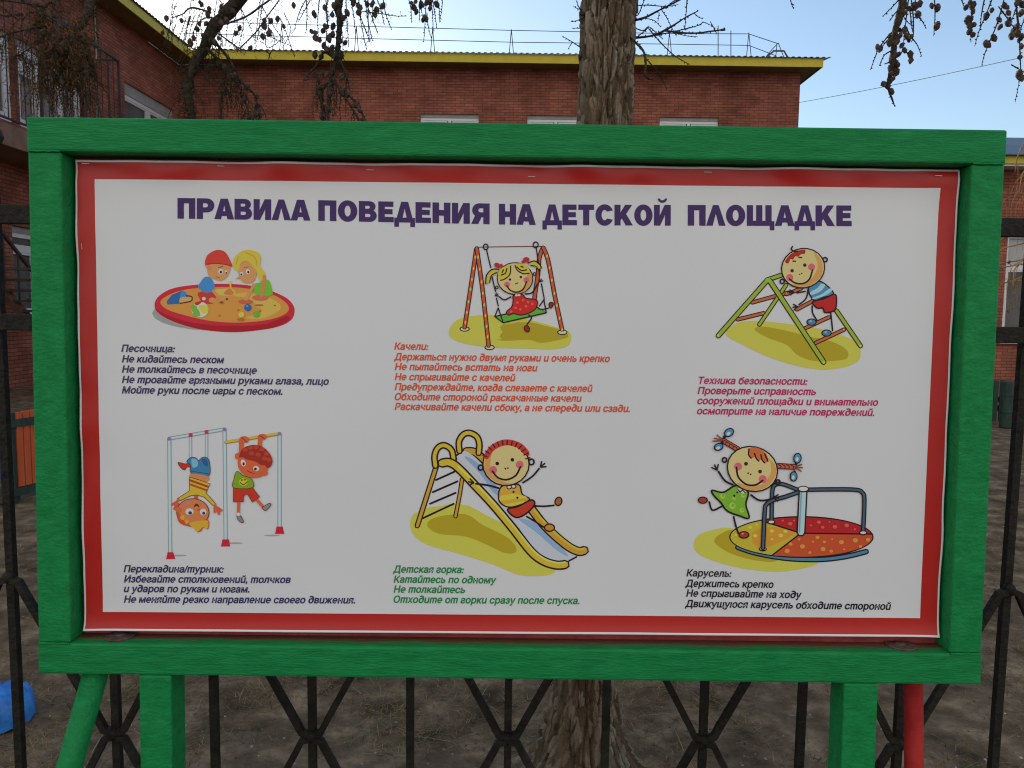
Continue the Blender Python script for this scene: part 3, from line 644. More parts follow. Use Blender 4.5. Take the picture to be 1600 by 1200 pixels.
A.line([(262,382),(310,452),(372,485)], 12, K); A.hand(250, 372, -2.0, 46); A.line([(515,565),(575,605),(640,605),(695,588)], 12, K); A.hand(690, 585, 0.1, 42)
A.ring(308, 292, 16, 18, 10, K); A.ring(725, 465, 16, 18, 10, K)
for (x0, y0, x1, y1) in ((412,208,300,142), (722,338,855,346)):
    A.line([(x0,y0),(x1,y1)], 46, K); A.line([(x0,y0),(x1,y1)], 32, (172,84,58))
    for k in range(4):
        t = (k + 0.5) / 4; cx, cy = x0 + (x1 - x0) * t, y0 + (y1 - y0) * t; A.line([(cx - 14, cy - 14), (cx + 8, cy), (cx + 2, cy + 18)], 8, (80,36,30))
for P in ([(300,140),(250,98)], [(300,140),(228,122)], [(300,140),(218,146)], [(855,346),(910,326)], [(855,346),(914,352)], [(855,346),(905,380)]): A.line(P, 11, (120,60,44))
def drop(x, y, rx, ry, rot, tip):
    A.ell(x, y, rx + 9, ry + 9, K, rot); A.line([(x, y), tip], 22, K); A.ell(x, y, rx, ry, (72,128,162), rot); A.ell(x - 4, y + 8, rx * 0.5, ry * 0.5, (178,200,212), rot)
drop(343, 78, 34, 24, -0.6, (303,118)); drop(262, 190, 30, 22, -0.4, (292,152)); drop(876, 278, 24, 34, 0.1, (866,322)); drop(846, 420, 22, 32, 0.05, (852,382))
A.ell(525, 362, 204, 178, K, 0.35); A.ell(525, 362, 193, 167, SKIN, 0.35)
A.fill([(640,270),(700,330),(708,400),(650,490),(560,528),(470,520),(400,470),(500,490),(600,480),(665,400),(665,320)], SHADE)
A.fill([(495,255),(498,205),(560,195),(625,235),(650,300),(615,312),(590,290),(570,298),(545,270),(520,280)], (178,98,52))
for P in ([(498,205),(495,250),(515,278)], [(540,240),(555,280),(575,300)], [(590,250),(600,290),(620,315)], [(620,245),(645,300)]): A.line(P, 9, K)
for x, y in ((413,342),(605,440)): A.ell(x, y, 31, 31, PINK)
for x, y in ((475,321),(584,382)): A.ell(x, y, 15, 15, (55,38,32))
A.ell(491, 395, 6, 7, K); A.ell(511, 404, 6, 7, K)
A.line([(400,348),(415,425),(478,482),(550,485),(605,450)], 11, K)
A.build('carousel_illustration')

# lettering -----------------------------------------------------------
from mathutils.geometry import delaunay_2d_cdt
fc = bpy.data.curves.new('lettering', 'FONT'); fo = bpy.data.objects.new('lettering', fc); COL.objects.link(fo)
ITAL = str.maketrans({'т': 'ш', 'ш': 'Ш', 'д': '∂', 'г': 'ƨ'})
BOLD, SHEAR = 0.028, 0.21
def bold_outline(p, d):
    """push a closed outline outwards by d to make the stroke heavier"""
    out = []; N = len(p)
    for i in range(N):
        a, b, c = Vector(p[i - 1]), Vector(p[i]), Vector(p[(i + 1) % N])
        e0, e1 = (b - a).normalized(), (c - b).normalized()
        n0, n1 = Vector((e0.y, -e0.x)), Vector((e1.y, -e1.x)); m = n0 + n1
        if m.length < 1e-4: m = n0
        m.normalize(); k = min(1 / max(0.45, m.dot(n0)), 1.6)
        out.append(tuple(b + m * d * k))
    return out
def sarea(p): return 0.5 * sum(p[i - 1][0] * p[i][1] - p[i][0] * p[i - 1][1] for i in range(len(p)))
def glyph_outlines(body):
    fc.body = body
    dg = bpy.context.evaluated_depsgraph_get(); dg.update()
    crv = fo.evaluated_get(dg).to_curve(dg); res = {}
    for sp in crv.splines:
        P = sp.bezier_points; n = len(P); pts = []
        for i in range(n):
            a, b = P[i], P[(i + 1) % n]
            straight = (a.handle_right - a.co).cross(b.co - a.co).length < 1e-5 and (b.handle_left - b.co).cross(b.co - a.co).length < 1e-5
            st = 1 if straight else 5
            for k in range(st):
                t = k / st
                q = a.co * (1 - t) ** 3 + a.handle_right * 3 * t * (1 - t) ** 2 + b.handle_left * 3 * t * t * (1 - t) + b.co * t ** 3
                if not pts or (Vector(pts[-1]) - q.to_2d()).length > 1e-4: pts.append((q.x, q.y))
        if len(pts) > 2 and (Vector(pts[0]) - Vector(pts[-1])).length < 1e-4: pts.pop()
        if len(pts) > 2: res.setdefault(sp.character_index, []).append(pts)
    for ci, loops in res.items():                # a wider mouth for the heavy small e
        if ci < len(body) and body[ci] in 'еe':
            x0 = min(p[0] for lp in loops for p in lp); x1 = max(p[0] for lp in loops for p in lp); cx, rx, cy, ry = (x0 + x1) / 2, (x1 - x0) / 2, 0.272, 0.284
            ar = lambda k, h, a0, a1, n: [(cx + rx * k * math.cos(math.radians(a0 + (a1 - a0) * i / n)), cy + ry * h * math.sin(math.radians(a0 + (a1 - a0) * i / n))) for i in range(n + 1)]
            res[ci] = [ar(1, 1, -6, 308, 22) + ar(0.76, 0.76, 306, 192, 9), ar(0.70, 0.74, 168, 12, 9)]
            res[ci][0][0] = (cx + rx, cy - 0.055); res[ci][0].append((cx - rx * 0.68, cy - 0.055))
        c = body[ci] if ci < len(body) else ''
        low = [lp for lp in loops if min(p[1] for p in lp) < 0.5]; top = [lp for lp in loops if min(p[1] for p in lp) >= 0.5]
        if not low: continue
        x0 = min(p[0] for lp in low for p in lp); x1 = max(p[0] for lp in low for p in lp); y1 = max(p[1] for lp in low for p in lp)
        if c == 'ш':                             # slanted t: three stems under a bar
            res[ci] = [[(p[0], 0.542 - p[1]) for p in reversed(lp)] for lp in loops]
        elif c in 'ий':                          # slanted i: two stems joined by a bowl
            k, xm = 0.085, (x0 + x1) / 2
            res[ci] = [[(x0, .542), (x0, .14), (x0 + .03, .04), (x0 + .10, -.010), (xm, -.006), (x1 - k - .03, .03), (x1 - k + .005, .075), (x1 - k + .005, 0), (x1, 0), (x1, .542), (x1 - k, .542), (x1 - k, .21), (x1 - k - .03, .12), (xm, .075), (x0 + k + .03, .085), (x0 + k, .15), (x0 + k, .542)]]
            if sarea(res[ci][0]) * (sarea(max(loops, key=lambda p: abs(sarea(p))))) < 0: res[ci][0].reverse()
            res[ci] += top
        elif c in '∂ƨ':
            ky = (0.75 if c == '∂' else 0.552) / y1; cx = (x0 + x1) / 2
            res[ci] = [[(cx + (p[0] - cx) * 1.08, p[1] * ky) for p in lp] for lp in loops]
    fo.evaluated_get(dg).to_curve_clear()
    return res
def text_block(name, lines, col, slope=0.0095, em=14.7):
    m = MB(); m.cur = ink(*col, k=1.45)
    for body, x0, x1, yb in lines:
        allv, allf = [], []
        for ci, loops in sorted(glyph_outlines(body.translate(ITAL)).items()):
            big = max(loops, key=lambda p: abs(sarea(p))); sg = 1 if sarea(big) > 0 else -1
            vs, fs = [], []
            for lp in loops:
                q = bold_outline(lp, BOLD * sg); fs.append(list(range(len(vs), len(vs) + len(q)))); vs += q
            r = delaunay_2d_cdt([Vector(v) for v in vs], [], fs, 2, 1e-6)
            base = len(allv); allv += [(v.x + v.y * SHEAR, v.y) for v in r[0]]; allf += [tuple(base + i for i in f) for f in r[2]]
        xs = [v[0] for v in allv]; lo, hi = min(xs), max(xs); kx = (x1 - x0) / (hi - lo); base = len(m.v)
        for vx, vy in allv:
            px = x0 + (vx - lo) * kx; py = yb + slope * (px - x0) - vy * em
            x, z = pt(px, py); m.v.append((x, YP + disp(x, z) - 0.0008, z))
        for f in allf:
            m.f.append(tuple(base + i for i in f)); m.c.append(m.cur)
    m.build(name, M['ink'], POSTER)
text_block('sandbox_rules_text', [("Песочница:", 190, 273.7, 549.3), ("Не кидайтесь песком", 191, 350.5, 565.8), ("Не толкайтесь в песочнице", 191, 401.5, 581.8), ("Не трогайте грязными руками глаза, лицо", 191, 514, 598), ("Мойте руки после игры с песком.", 191, 441.5, 614.3)], (62, 52, 92))
text_block('swing_rules_text', [("Качели:", 616, 669.5, 546), ("Держаться нужно двумя руками и очень крепко", 615.5, 953, 562.3), ("Не пытайтесь встать на ноги", 616.8, 840, 577.8), ("Не спрыгивайте с качелей", 616.8, 805.5, 593.6), ("Предупреждайте, когда слезаете с качелей", 616.8, 926, 609.3), ("Обходите стороной раскачанные качели", 616.8, 909, 624.8), ("Раскачивайте качели сбоку, а не спереди или сзади.", 616.8, 984.3, 640.1)], (205, 80, 44))
text_block('safety_rules_text', [("Техника безопасности:", 1091.7, 1261.8, 599.4), ("Проверьте исправность", 1090, 1274.8, 615.3), ("сооружений площадки и внимательно", 1089.6, 1372, 631), ("осмотрите на наличие повреждений.", 1089.2, 1366, 647)], (178, 34, 92))
text_block('pull_up_rules_text', [("Перекладина/турник:", 193.6, 350, 893.6), ("Избегайте столкновений, толчков", 194, 454.5, 909.5), ("и ударов по рукам и ногам.", 194, 390, 924.6), ("Не меняйте резко направление своего движения.", 194, 555, 941)], (48, 48, 92), 0.004)
text_block('slide_rules_text', [("Детская горка:", 613.8, 725, 894.2), ("Катайтесь по одному", 615, 775.8, 910), ("Не толкайтесь", 615, 726.8, 925.5), ("Отходите от горки сразу после спуска.", 615, 905.5, 941.3)], (20, 124, 66), 0.008)
text_block('carousel_rules_text', [("Карусель:", 1072.4, 1143, 900.2), ("Держитесь крепко", 1070.4, 1208.6, 916.4), ("Не спрыгивайте на ходу", 1072, 1252.6, 931.8), ("Движущуюся карусель обходите стороной", 1070, 1392, 948)], (34, 30, 40), 0.013)
bpy.data.objects.remove(fo); bpy.data.curves.remove(fc)

# heading: heavy capitals drawn as outlines, cap height 1
def arc(cx, cy, rx, ry, a0, a1, n=10): return [(cx + rx * math.cos(math.radians(a0 + (a1 - a0) * k / n)), cy + ry * math.sin(math.radians(a0 + (a1 - a0) * k / n))) for k in range(n + 1)]
I_ = [(0,0),(0,1),(.28,1),(.28,.45),(.56,1),(.86,1),(.86,0),(.58,0),(.58,.55),(.30,0)]
P_ = [(0,0),(0,1),(.5,1)] + arc(.5, .665, .36, .335, 90, -90)[1:] + [(.28,.33),(.28,0)]
P_h = [(.28,.79),(.28,.55),(.44,.55)] + arc(.44, .67, .13, .12, -90, 90)[1:]
GL = {
 'П': (.87, [[(0,0),(0,1),(.87,1),(.87,0),(.58,0),(.58,.77),(.29,.77),(.29,0)]]),
 'Р': (.84, [P_, P_h]),
 'А': (.96, [[(0,0),(.31,1),(.65,1),(.96,0),(.66,0),(.615,.17),(.345,.17),(.30,0)], [(.40,.37),(.56,.37),(.48,.73)]]),
 'В': (.86, [[(0,0),(0,1),(.5,1)] + arc(.52, .75, .28, .25, 80, -55)[1:] + arc(.54, .29, .32, .29, 60, -90) , [(.28,.80),(.28,.62),(.46,.62)] + arc(.46, .71, .09, .09, -90, 90)[1:], [(.28,.40),(.28,.20),(.48,.20)] + arc(.48, .30, .10, .10, -90, 90)[1:]]),
 'И': (.86, [I_]),
 'Й': (.86, [I_]),
 'Л': (.94, [[(0,0),(.34,1),(.60,1),(.94,0),(.64,0),(.47,.62),(.30,0)]]),
 'О': (.94, [arc(.47, .5, .47, .52, 0, 360, 32)[:-1], arc(.47, .5, .17, .29, 0, 360, 24)[:-1]]),
 'Е': (.74, [[(0,0),(0,1),(.72,1),(.72,.77),(.29,.77),(.29,.62),(.68,.62),(.68,.40),(.29,.40),(.29,.23),(.74,.23),(.74,0)]]),
 'Д': (1.0, [[(0,-.22),(0,.2),(.12,.2),(.34,1),(.66,1),(.88,.2),(1.0,.2),(1.0,-.22),(.80,-.22),(.80,0),(.2,0),(.2,-.22)], [(.38,.21),(.62,.21),(.50,.72)]]),
 'Н': (.86, [[(0,0),(0,1),(.29,1),(.29,.63),(.57,.63),(.57,1),(.86,1),(.86,0),(.57,0),(.57,.38),(.29,.38),(.29,0)]]),
 'Я': (.88, [[(.88,0),(.88,1),(.38,1)] + arc(.38, .67, .34, .33, 90, 235)[1:] + [(0,0),(.32,0),(.48,.34),(.60,.34),(.60,0)], [(.60,.79),(.60,.55),(.44,.55)] + arc(.44, .67, .12, .12, 270, 90)[1:]]),
 'Т': (.80, [[(0,1),(.8,1),(.8,.77),(.545,.77),(.545,0),(.255,0),(.255,.77),(0,.77)]]),
 'С': (.90, [arc(.47, .5, .47, .52, 28, 332, 26) + arc(.47, .5, .18, .28, 318, 42, 20)]),
 'К': (.94, [[(0,0),(0,1),(.29,1),(.29,.60),(.56,1),(.90,1),(.58,.56),(.94,0),(.59,0),(.38,.36),(.29,.25),(.29,0)]]),
 'Щ': (1.36, [[(0,0),(0,1),(.28,1),(.28,.22),(.47,.22),(.47,1),(.75,1),(.75,.22),(.94,.22),(.94,1),(1.22,1),(1.22,.2),(1.36,.2),(1.36,-.22),(1.16,-.22),(1.16,0)]]),
}
def title(word, x0, x1, y0, y1, h=31.2):
    TT = Art(0, 0, 1)
    gap = {'А': 0.03, 'Л': 0.03, 'Д': 0.02}
    wds = [GL[c][0] for c in word]; gaps = []
    for a, b in zip(word[:-1], word[1:]): gaps.append(0.11 if not (a in gap or b in gap) else (0.03 if (a in gap and b in gap) else 0.06))
    tot = sum(wds) + sum(gaps); k = (x1 - x0) / tot; x = 0
    for i, c in enumerate(word):
        def tr(p):
            px = x0 + (x + p[0]) * k; return (px, y0 + (y1 - y0) * (px - x0) / (x1 - x0) - p[1] * h)
        TT.layer = 0.0006
        sg = 1 if sarea(GL[c][1][0]) > 0 else -1
        TT.add([[tr(p) for p in bold_outline(lp, 0.016 * (sg if (i_ == 0 or sarea(lp) * sg < 0) else -sg))] for i_, lp in enumerate(GL[c][1])], (58, 40, 86))
        if c == 'Й':
            TT.layer = 0.0006
            TT.add([[tr(p) for p in arc(.43, 1.34, .25, .22, 180, 360, 12) + arc(.43, 1.34, .13, .09, 360, 180, 12)]], (64, 44, 92))
        x += wds[i] + (gaps[i] if i < len(gaps) else 0)
    TT.build('heading_word')
title('ПРАВИЛА', 278, 484.5, 341, 344.2); title('ПОВЕДЕНИЯ', 498, 764.5, 344.5, 349.8); title('НА', 780, 836.5, 350.2, 351); title('ДЕТСКОЙ', 848, 1047.5, 351.2, 352); title('ПЛОЩАДКЕ', 1075, 1330, 352, 352.8)
SIGN.rotation_euler = (-LEAN, 0, 0); SIGN.location = PIV - RL @ PIV

# ------------------------------------------------------------------ black welded fence behind the sign
FY = 0.27
FEN = thing('metal_fence', 'black welded metal fence with diagonal lattice running behind the green sign', 'fence', (0, FY, 0))
def fx(px): return PX(px, 1145 + (px - 183) * 0.0125, FY).x
zA, zB = PX(793, 1150, FY).z, PX(1575, 918, FY).z
x0, dx = fx(183), (fx(1098) - fx(183)) / 6
FROT = 0.0
zr1, zr2 = PX(20, 337, FY).z, PX(20, 503, FY).z
BW = 0.0165; ztp = PX(4, 213, FY).z
row = zB - zA
n0, n1 = -8, 18
for i in range(n0, n1):
    x = x0 + i * dx
    mb = MB(); mb.tube([(x, FY, 0.06), (x, FY, ztp - 0.015)], BW / math.sqrt(2), 4)
    mb.lathe((x, FY + 0.002, ztp), [(0.004, -0.022), (0.017, -0.014), (0.022, 0.0), (0.017, 0.014), (0.004, 0.022)], 14)
    mb.build('picket', M['fence'], FEN)
for zz, h in ((zr1, 0.038), (zr2, 0.034), (0.1, 0.034)):
    mb = MB(); mb.box((x0 + (n0 - 0.5) * dx, FY - 0.030, zz - h / 2), (x0 + (n1 - 0.5) * dx, FY - 0.010, zz + h / 2)); mb.build('rail', M['fence'], FEN, bevel=0.002)
for i in range(n0, n1):                      # diagonal bars bent into the lattice nodes
    x = x0 + i * dx; even = i % 2 == 0
    rows = [zA, zA - 2 * row] if even else [zB, zB - 2 * row]
    for z in rows:
        if z < 0.02: continue
        mb = MB(); mb.lathe((x, FY - 0.010, z), [(0.007, -0.009), (0.0135, -0.005), (0.014, 0.004), (0.007, 0.009)], 8, Vector((0, 1, 0))); mb.build('lattice_node', M['fence'], FEN, smooth=True)
        for sx in (-1, 1):
            for sz in (-1, 1):
                if not even and z == zB and sz == 1: continue
                hx, hz = dx * 0.5, row * 0.5
                P = [(x + sx * 0.005, FY - 0.011, z + sz * 0.005), (x + sx * 0.021, FY - 0.011, z + sz * 0.010), (x + sx * 0.034, FY - 0.011, z + sz * 0.036), (x + sx * hx, FY - 0.011, z + sz * hz)]
                if z + sz * hz < 0.1: 
                    continue
                mb = MB(); mb.tube(P, 0.0072 * math.sqrt(2), 4); mb.build('diagonal_bar', M['fence'], FEN)

# ------------------------------------------------------------------ larch tree
LY = 1.22
LAR = thing('larch_tree', 'mature larch with rough grey bark, hanging bare twigs and small cones, directly behind the sign', 'tree', (PX(908, 1190, LY).x, LY, 0))
AX = [PX(905, 1215, LY), PX(911, 1110, LY), PX(917, 1000, LY), PX(945, 190, LY), PX(952, 0, LY)]
def axis(z):
    if z <= AX[0].z: return AX[0].x
    for a, b in zip(AX[:-1], AX[1:]):
        if z <= b.z: return a.x + (b.x - a.x) * (z - a.z) / (b.z - a.z)
    a, b = AX[-2], AX[-1]; return b.x + (b.x - a.x) / (b.z - a.z) * (z - b.z)
def trad(z):
    r = 0.0885 + 0.027 * math.exp(-max(z, 0) / 0.45) - max(0, z - 2.6) * 0.012
    return r + 0.085 * math.exp(-max(z, -0.05) / 0.12)
BA, BB = (0.155, 0.108, 0.068), (0.275, 0.24, 0.185); cols = []
NS, zs = 300, []
z = -0.06
while z < 2.9: zs.append(z); z += 0.0052
while z < 7.5: zs.append(z); z += 0.06
tm = MB()
for z in zs:
    ax = axis(z); r0 = trad(z)
    for k in range(NS):
        th = 2 * math.pi * k / NS; c, s = math.cos(th), math.sin(th)
        lobe = 0.26 * math.exp(-max(z, 0) / 0.16) * (0.5 + 0.5 * math.sin(5 * th + 0.7 + 0.8 * noise.noise(Vector((c, s, 2))))) * (1 if s < 0.3 else 0.5)
        p = Vector((c * 2.1, s * 2.1, z * 2.2))
        wx = 0.25 * noise.noise(Vector((c * 3, s * 3, z * 6))); wz_ = 0.3 * noise.noise(Vector((c * 5 + 9, s * 5, z * 7)))
        # long scaly plates parted by deep fissures
        dist, pts_ = noise.voronoi(Vector((c * 4.4 + wx, s * 4.4 + wx, (z + wz_ * 0.12) * 10.5)))
        edge = min(1.0, (dist[1] - dist[0]) / 0.16); hgt = noise.cell(Vector(pts_[0]) * 37.0)
        d2, p2 = noise.voronoi(Vector((c * 9 + wx, s * 9, z * 17 + wz_))); e2 = min(1.0, (d2[1] - d2[0]) / 0.18); h2 = noise.cell(Vector(p2[0]) * 53.0)
        d = 0.0190 * edge ** 0.7 + 0.008 * (hgt - 0.5) * edge + 0.0050 * e2 + 0.004 * (h2 - 0.5) * e2 + 0.0030 * noise.noise(Vector((c * 24, s * 24, z * 22))) + 0.012 * noise.noise(p)
        r = (r0 - 0.0205 + d) * (1 + lobe)
        g1 = noise.noise(Vector((c * 1.6, s * 1.6, z * 1.3 + 4))) * 0.55 + 0.5; mixk = min(1, max(0, 0.55 * g1 + 0.35 * hgt + 0.3 * h2 - 0.12))
        cols.append(tuple((BA[i] * (1 - mixk) + BB[i] * mixk) * (0.84 + 0.34 * h2) for i in range(3)))
        tm.v.append((ax + c * r, LY + s * r, z))
for j in range(len(zs) - 1):
    for k in range(NS):
        a, b = j * NS + k, j * NS + (k + 1) % NS
        tm.f.append((a, b, b + NS, a + NS)); tm.c.append(cols[a])
tm.build('trunk', M['bark_grey'], LAR, smooth=True)

cone_mb = MB()
prof = [(0.0015, -0.0125)]
for k in range(7):
    t = k / 6; env = math.sin(math.pi * (0.13 + 0.78 * t)) ** 0.8 * 0.0098
    prof += [(env, -0.0115 + 0.0225 * t), (env * 0.80, -0.0095 + 0.0225 * t)]
cone_mb.lathe((0, 0, 0), prof, 9)
cone_mb.v = [(x * (1 + 0.13 * math.sin(5 * math.atan2(y, x) + 400 * z)), y * (1 + 0.13 * math.sin(5 * math.atan2(y, x) + 400 * z)), z) for x, y, z in cone_mb.v]
cone_proto = None
n_cones = [0]
class Branch:
    def __init__(s, tree, name='branch', thick=1.0):
        s.m = MB(); s.tree = tree; s.name = name; s.cones = []; s.thick = thick; s.need = MB(); s.tw = []
    def stem(s, P, r0, r1, spur=True, n=6, wob=0.0):
        P = [Vector(p) for p in catmull([tuple(p) for p in P], 7)]
        N = len(P)
        if wob: P = [p + Vector((noise.noise(p * 9), noise.noise(p * 9 + Vector((5, 5, 5))), noise.noise(p * 9 + Vector((9, 1, 3))))) * wob * (i / N) for i, p in enumerate(P)]
        R = [(r0 + (r1 - r0) * i / (N - 1)) * (1 + 0.30 * noise.noise(P[i] * 70) + 0.15 * noise.noise(P[i] * 190)) for i in range(N)]
        s.m.tube(P, R, n)
        if spur:
            acc = 0
            for i in range(1, N):
                d = P[i] - P[i - 1]; L = d.length
                if L < 1e-6: continue
                acc += L; st = 0.011
                while acc > st:
                    acc -= st; q = P[i] - d * (acc / L)
                    o = Vector((random.uniform(-1, 1), random.uniform(-1, 1), random.uniform(-1, 1))); o -= d * (o.dot(d) / d.length_squared)
                    if o.length < 0.05: continue
                    o.normalize(); ln = R[i] + random.uniform(0.0022, 0.0046)
                    s.m.tube([q, q + o * ln * 0.7, q + o * ln], [0.0019, 0.0021, 0.0009], 4)
        s.tw.append(P); return P
    def pxstem(s, pts, Y, r0, r1, **k):
        """pts: pixel x, y and a depth offset"""
        return s.stem([PX(p[0], p[1], Y + (p[2] if len(p) > 2 else 0)) for p in pts], r0, r1, **k)
    def hang(s, n, lens, P=None, out=0.5, t0=0.0, r=0.0014):
        """thin drooping twigs from a stem"""
        for _ in range(n):
            Q = P or random.choice(s.tw); q = Q[int(len(Q) * random.uniform(t0, 0.97))]
            L = random.uniform(*lens); a = random.uniform(0, 2 * math.pi)
            d = Vector((math.cos(a), math.sin(a), 0)) * out * random.uniform(0.2, 1.0)
            P2 = [q, q + (d * 0.5 + Vector((0, 0, -0.12))) * L, q + (d * 0.8 + Vector((0, 0, -0.5))) * L, q + (d * 0.85 + Vector((random.uniform(-.06, .06), 0, -0.95))) * L]
            s.stem(P2, r, r * 0.55, n=5, wob=0.012)
    def cone_at(s, q): s.cones.append(q + Vector((random.uniform(-1, 1), random.uniform(-1, 1), random.uniform(-1, 1))) * 0.009)
    def scatter(s, n, P=None, t0=0.0, t1=1.0):
        for _ in range(n):
            Q = P or random.choice(s.tw); s.cone_at(Q[min(len(Q) - 1, int(len(Q) * random.uniform(t0, t1)))])
    def needles(s, n, cols, spread=0.016, L=(0.012, 0.026)):
        for _ in range(n):
            Q = random.choice(s.tw); q = random.choice(Q) + Vector((random.gauss(0, 1), random.gauss(0, 1), random.gauss(0, 1))) * spread
            d = Vector((random.gauss(0, 1), random.gauss(0, 1), random.gauss(0, 1))).normalized(); e = d.orthogonal().normalized() * 0.0011
            ln = random.uniform(*L); s.need.cur = random.choice(cols)
            s.need.face([q - e, q + e, q + d * ln + e * 0.4, q + d * ln - e * 0.4])
    def build(s, max_cones=20, mtl='twig'):
        global cone_proto
        o = s.m.build(s.name, M[mtl], s.tree, smooth=True)
        rest = MB()
        for i, q in enumerate(s.cones):
            ax = Vector((random.uniform(-.7, .7), random.uniform(-.7, .7), random.choice((-1, -1, 1)))).normalized(); sc = random.uniform(0.70, 1.12)
            if i < max_cones and n_cones[0] < 100:
                n_cones[0] += 1
                if cone_proto is None:
                    c = cone_mb.build('cone', M['cone'], None, smooth=False); cone_proto = c
                else:
                    c = cone_proto.copy(); COL.objects.link(c)
                c.parent = o; c.location = q - (s.tree.location + o.location)
                c.rotation_euler = ax.to_track_quat('Z', 'Y').to_euler(); c.scale = (sc, sc, sc)
            else:
                R = ax.to_track_quat('Z', 'Y').to_matrix(); b = len(rest.v)
                rest.v += [tuple(q + R @ (Vector(v) * sc)) for v in cone_mb.v]; rest.f += [tuple(b + i2 for i2 in f) for f in cone_mb.f]; rest.c += [None] * len(cone_mb.f)
        if rest.v:
            r = rest.build('cones', M['cone'], o); r['kind'] = 'stuff'
        if s.need.v:
            r = s.need.build('old_needles', M['needle'], o); r['kind'] = 'stuff'
        return o
TX = axis(3.0)
# limb that carries the thick drooping stem left of centre
B = Branch(LAR)
P = B.stem([(axis(3.5), LY, 3.5), (TX - 0.5, LY - 0.05, 3.42), PX(440, -110, 1.55), PX(372, 0, 1.6), PX(334, 42, 1.62), PX(318, 78, 1.62), PX(304, 100, 1.62), PX(293, 135, 1.62), PX(296, 165, 1.62), PX(304, 200, 1.62)], 0.030, 0.013, n=9)
Pa = B.pxstem([(322,75), (345,98), (352,112), (347,150), (345,196)], 1.60, 0.006, 0.003)
Pb = B.pxstem([(330,60), (358,92), (372,122), (398,150), (404,192)], 1.57, 0.006, 0.003)
Pb2 = B.pxstem([(360,112), (380,150), (392,190)], 1.57, 0.005, 0.0025)
Pc = B.pxstem([(335,42), (380,28), (410,8), (440,-14)], 1.55, 0.004, 0.0035)
Pd = B.pxstem([(338,50), (352,60), (380,78), (415,80), (422,90)], 1.52, 0.003, 0.0016)
Pe = B.pxstem([(374,76), (400,50), (414,30), (436,0), (446,-20)], 1.5, 0.0025, 0.0022)
Pf = B.pxstem([(415,55), (418,75), (440,62)], 1.5, 0.002, 0.0012)
Pg = B.pxstem([(330,20), (300,12), (285,22), (268,28)], 1.62, 0.004, 0.002)
Ph = B.pxstem([(345,30), (322,28), (305,42), (300,70)], 1.66, 0.003, 0.002)
for x in (262, 290, 330, 352, 398, 402): B.pxstem([(x + 12, -20), (x + 6, 20), (x, 55 + random.random() * 20)], 1.5 + random.random() * .3, 0.0017, 0.001)
for _ in range(9):
    x = random.uniform(260, 330); y = random.uniform(0, 40); B.pxstem([(x, y), (x - 6, y + 20), (x - 10 + random.uniform(-8, 8), y + random.uniform(35, 62))], 1.5 + random.random() * .3, 0.0016, 0.001)
for _ in range(11):
    x = random.uniform(330, 450); y = random.uniform(-5, 50); B.pxstem([(x, y), (x + random.uniform(-8, 20), y + 24), (x + random.uniform(-12, 34), y + random.uniform(35, 66))], 1.45 + random.random() * .3, 0.0015, 0.001)
B.hang(26, (0.05, 0.17), P, 0.9, 0.45, 0.0012); B.hang(14, (0.05, 0.16), Pa); B.hang(16, (0.05, 0.18), Pb); B.hang(10, (0.05, 0.14), P, t0=0.6); B.hang(10, (0.06, 0.14), Pb2)
for q in ((258,32),(255,50),(262,28),(283,30),(300,62),(298,72),(306,48),(312,42),(296,68),(300,56),(337,57),(333,66),(345,30),(356,28),(410,28),(423,30),(432,34),(446,42),(373,43),(388,72),(415,42),(417,55),(408,55),(340,30),(325,40),(322,22),(310,4),(300,0),(316,55),(330,64),(336,66),(370,56),(330,12),(345,8),(360,14),(318,12),(348,20)): B.cone_at(PX(q[0], q[1], 1.56 + random.uniform(-.08, .08)))
B.scatter(10, Pb, 0.4); B.scatter(10, Pa, 0.1); B.scatter(26, P, 0.45, 0.85); B.scatter(8, Pb2)
B.needles(2600, [(0.055, 0.05, 0.02), (0.07, 0.05, 0.025), (0.04, 0.035, 0.02)], 0.013)
B.build(30)
# pale hanging stem in the middle
B = Branch(LAR)
P = B.stem([(axis(3.3), LY, 3.3), (TX - 0.3, LY - 0.1, 3.25), PX(560, -90, 1.38), PX(530, 0, 1.38), PX(531, 30, 1.38), PX(529, 60, 1.38), PX(526, 90, 1.38), PX(518, 120, 1.38), PX(514, 150, 1.38), PX(512, 200, 1.38)], 0.016, 0.005, n=8)
Pa = B.pxstem([(520,122), (535,146), (552,172), (570,205)], 1.36, 0.0055, 0.003); Pb = B.pxstem([(534,140), (548,152), (560,165), (578,205)], 1.36, 0.005, 0.003)
Pc = B.pxstem([(522,90), (506,82), (496,100), (480,118)], 1.4, 0.005, 0.003); Pd = B.pxstem([(492,112), (500,136), (503,172), (505,205)], 1.4, 0.0045, 0.003)
Pe = B.pxstem([(528,80), (534,100), (541,118), (540,140), (534,148)], 1.36, 0.004, 0.0025); Pf = B.pxstem([(512,130), (500,150), (508,180), (500,205)], 1.42, 0.004, 0.003)
tops = [(484,-10,460,46), (490,-10,466,34), (500,-10,497,60), (508,-10,508,72), (515,-10,512,40), (540,-10,545,74), (546,-12,556,58), (552,-10,578,65), (560,-10,573,78), (570,-8,582,64), (566,-8,590,52), (478,-8,478,52), (587,-6,600,38), (598,-6,612,47), (575,0,577,60), (585,-10,582,35)]
for x, y, x2, y2 in tops:
    xx = x; k = random.uniform(-.18, .22)
    B.pxstem([(x, y), ((x + x2) / 2 + random.uniform(-4, 4), (y + y2) / 2), (x2, y2)], 1.4 + k, 0.002, 0.0011)
B.pxstem([(566,18), (600,22), (618,25), (636,25)], 1.3, 0.0018, 0.001)
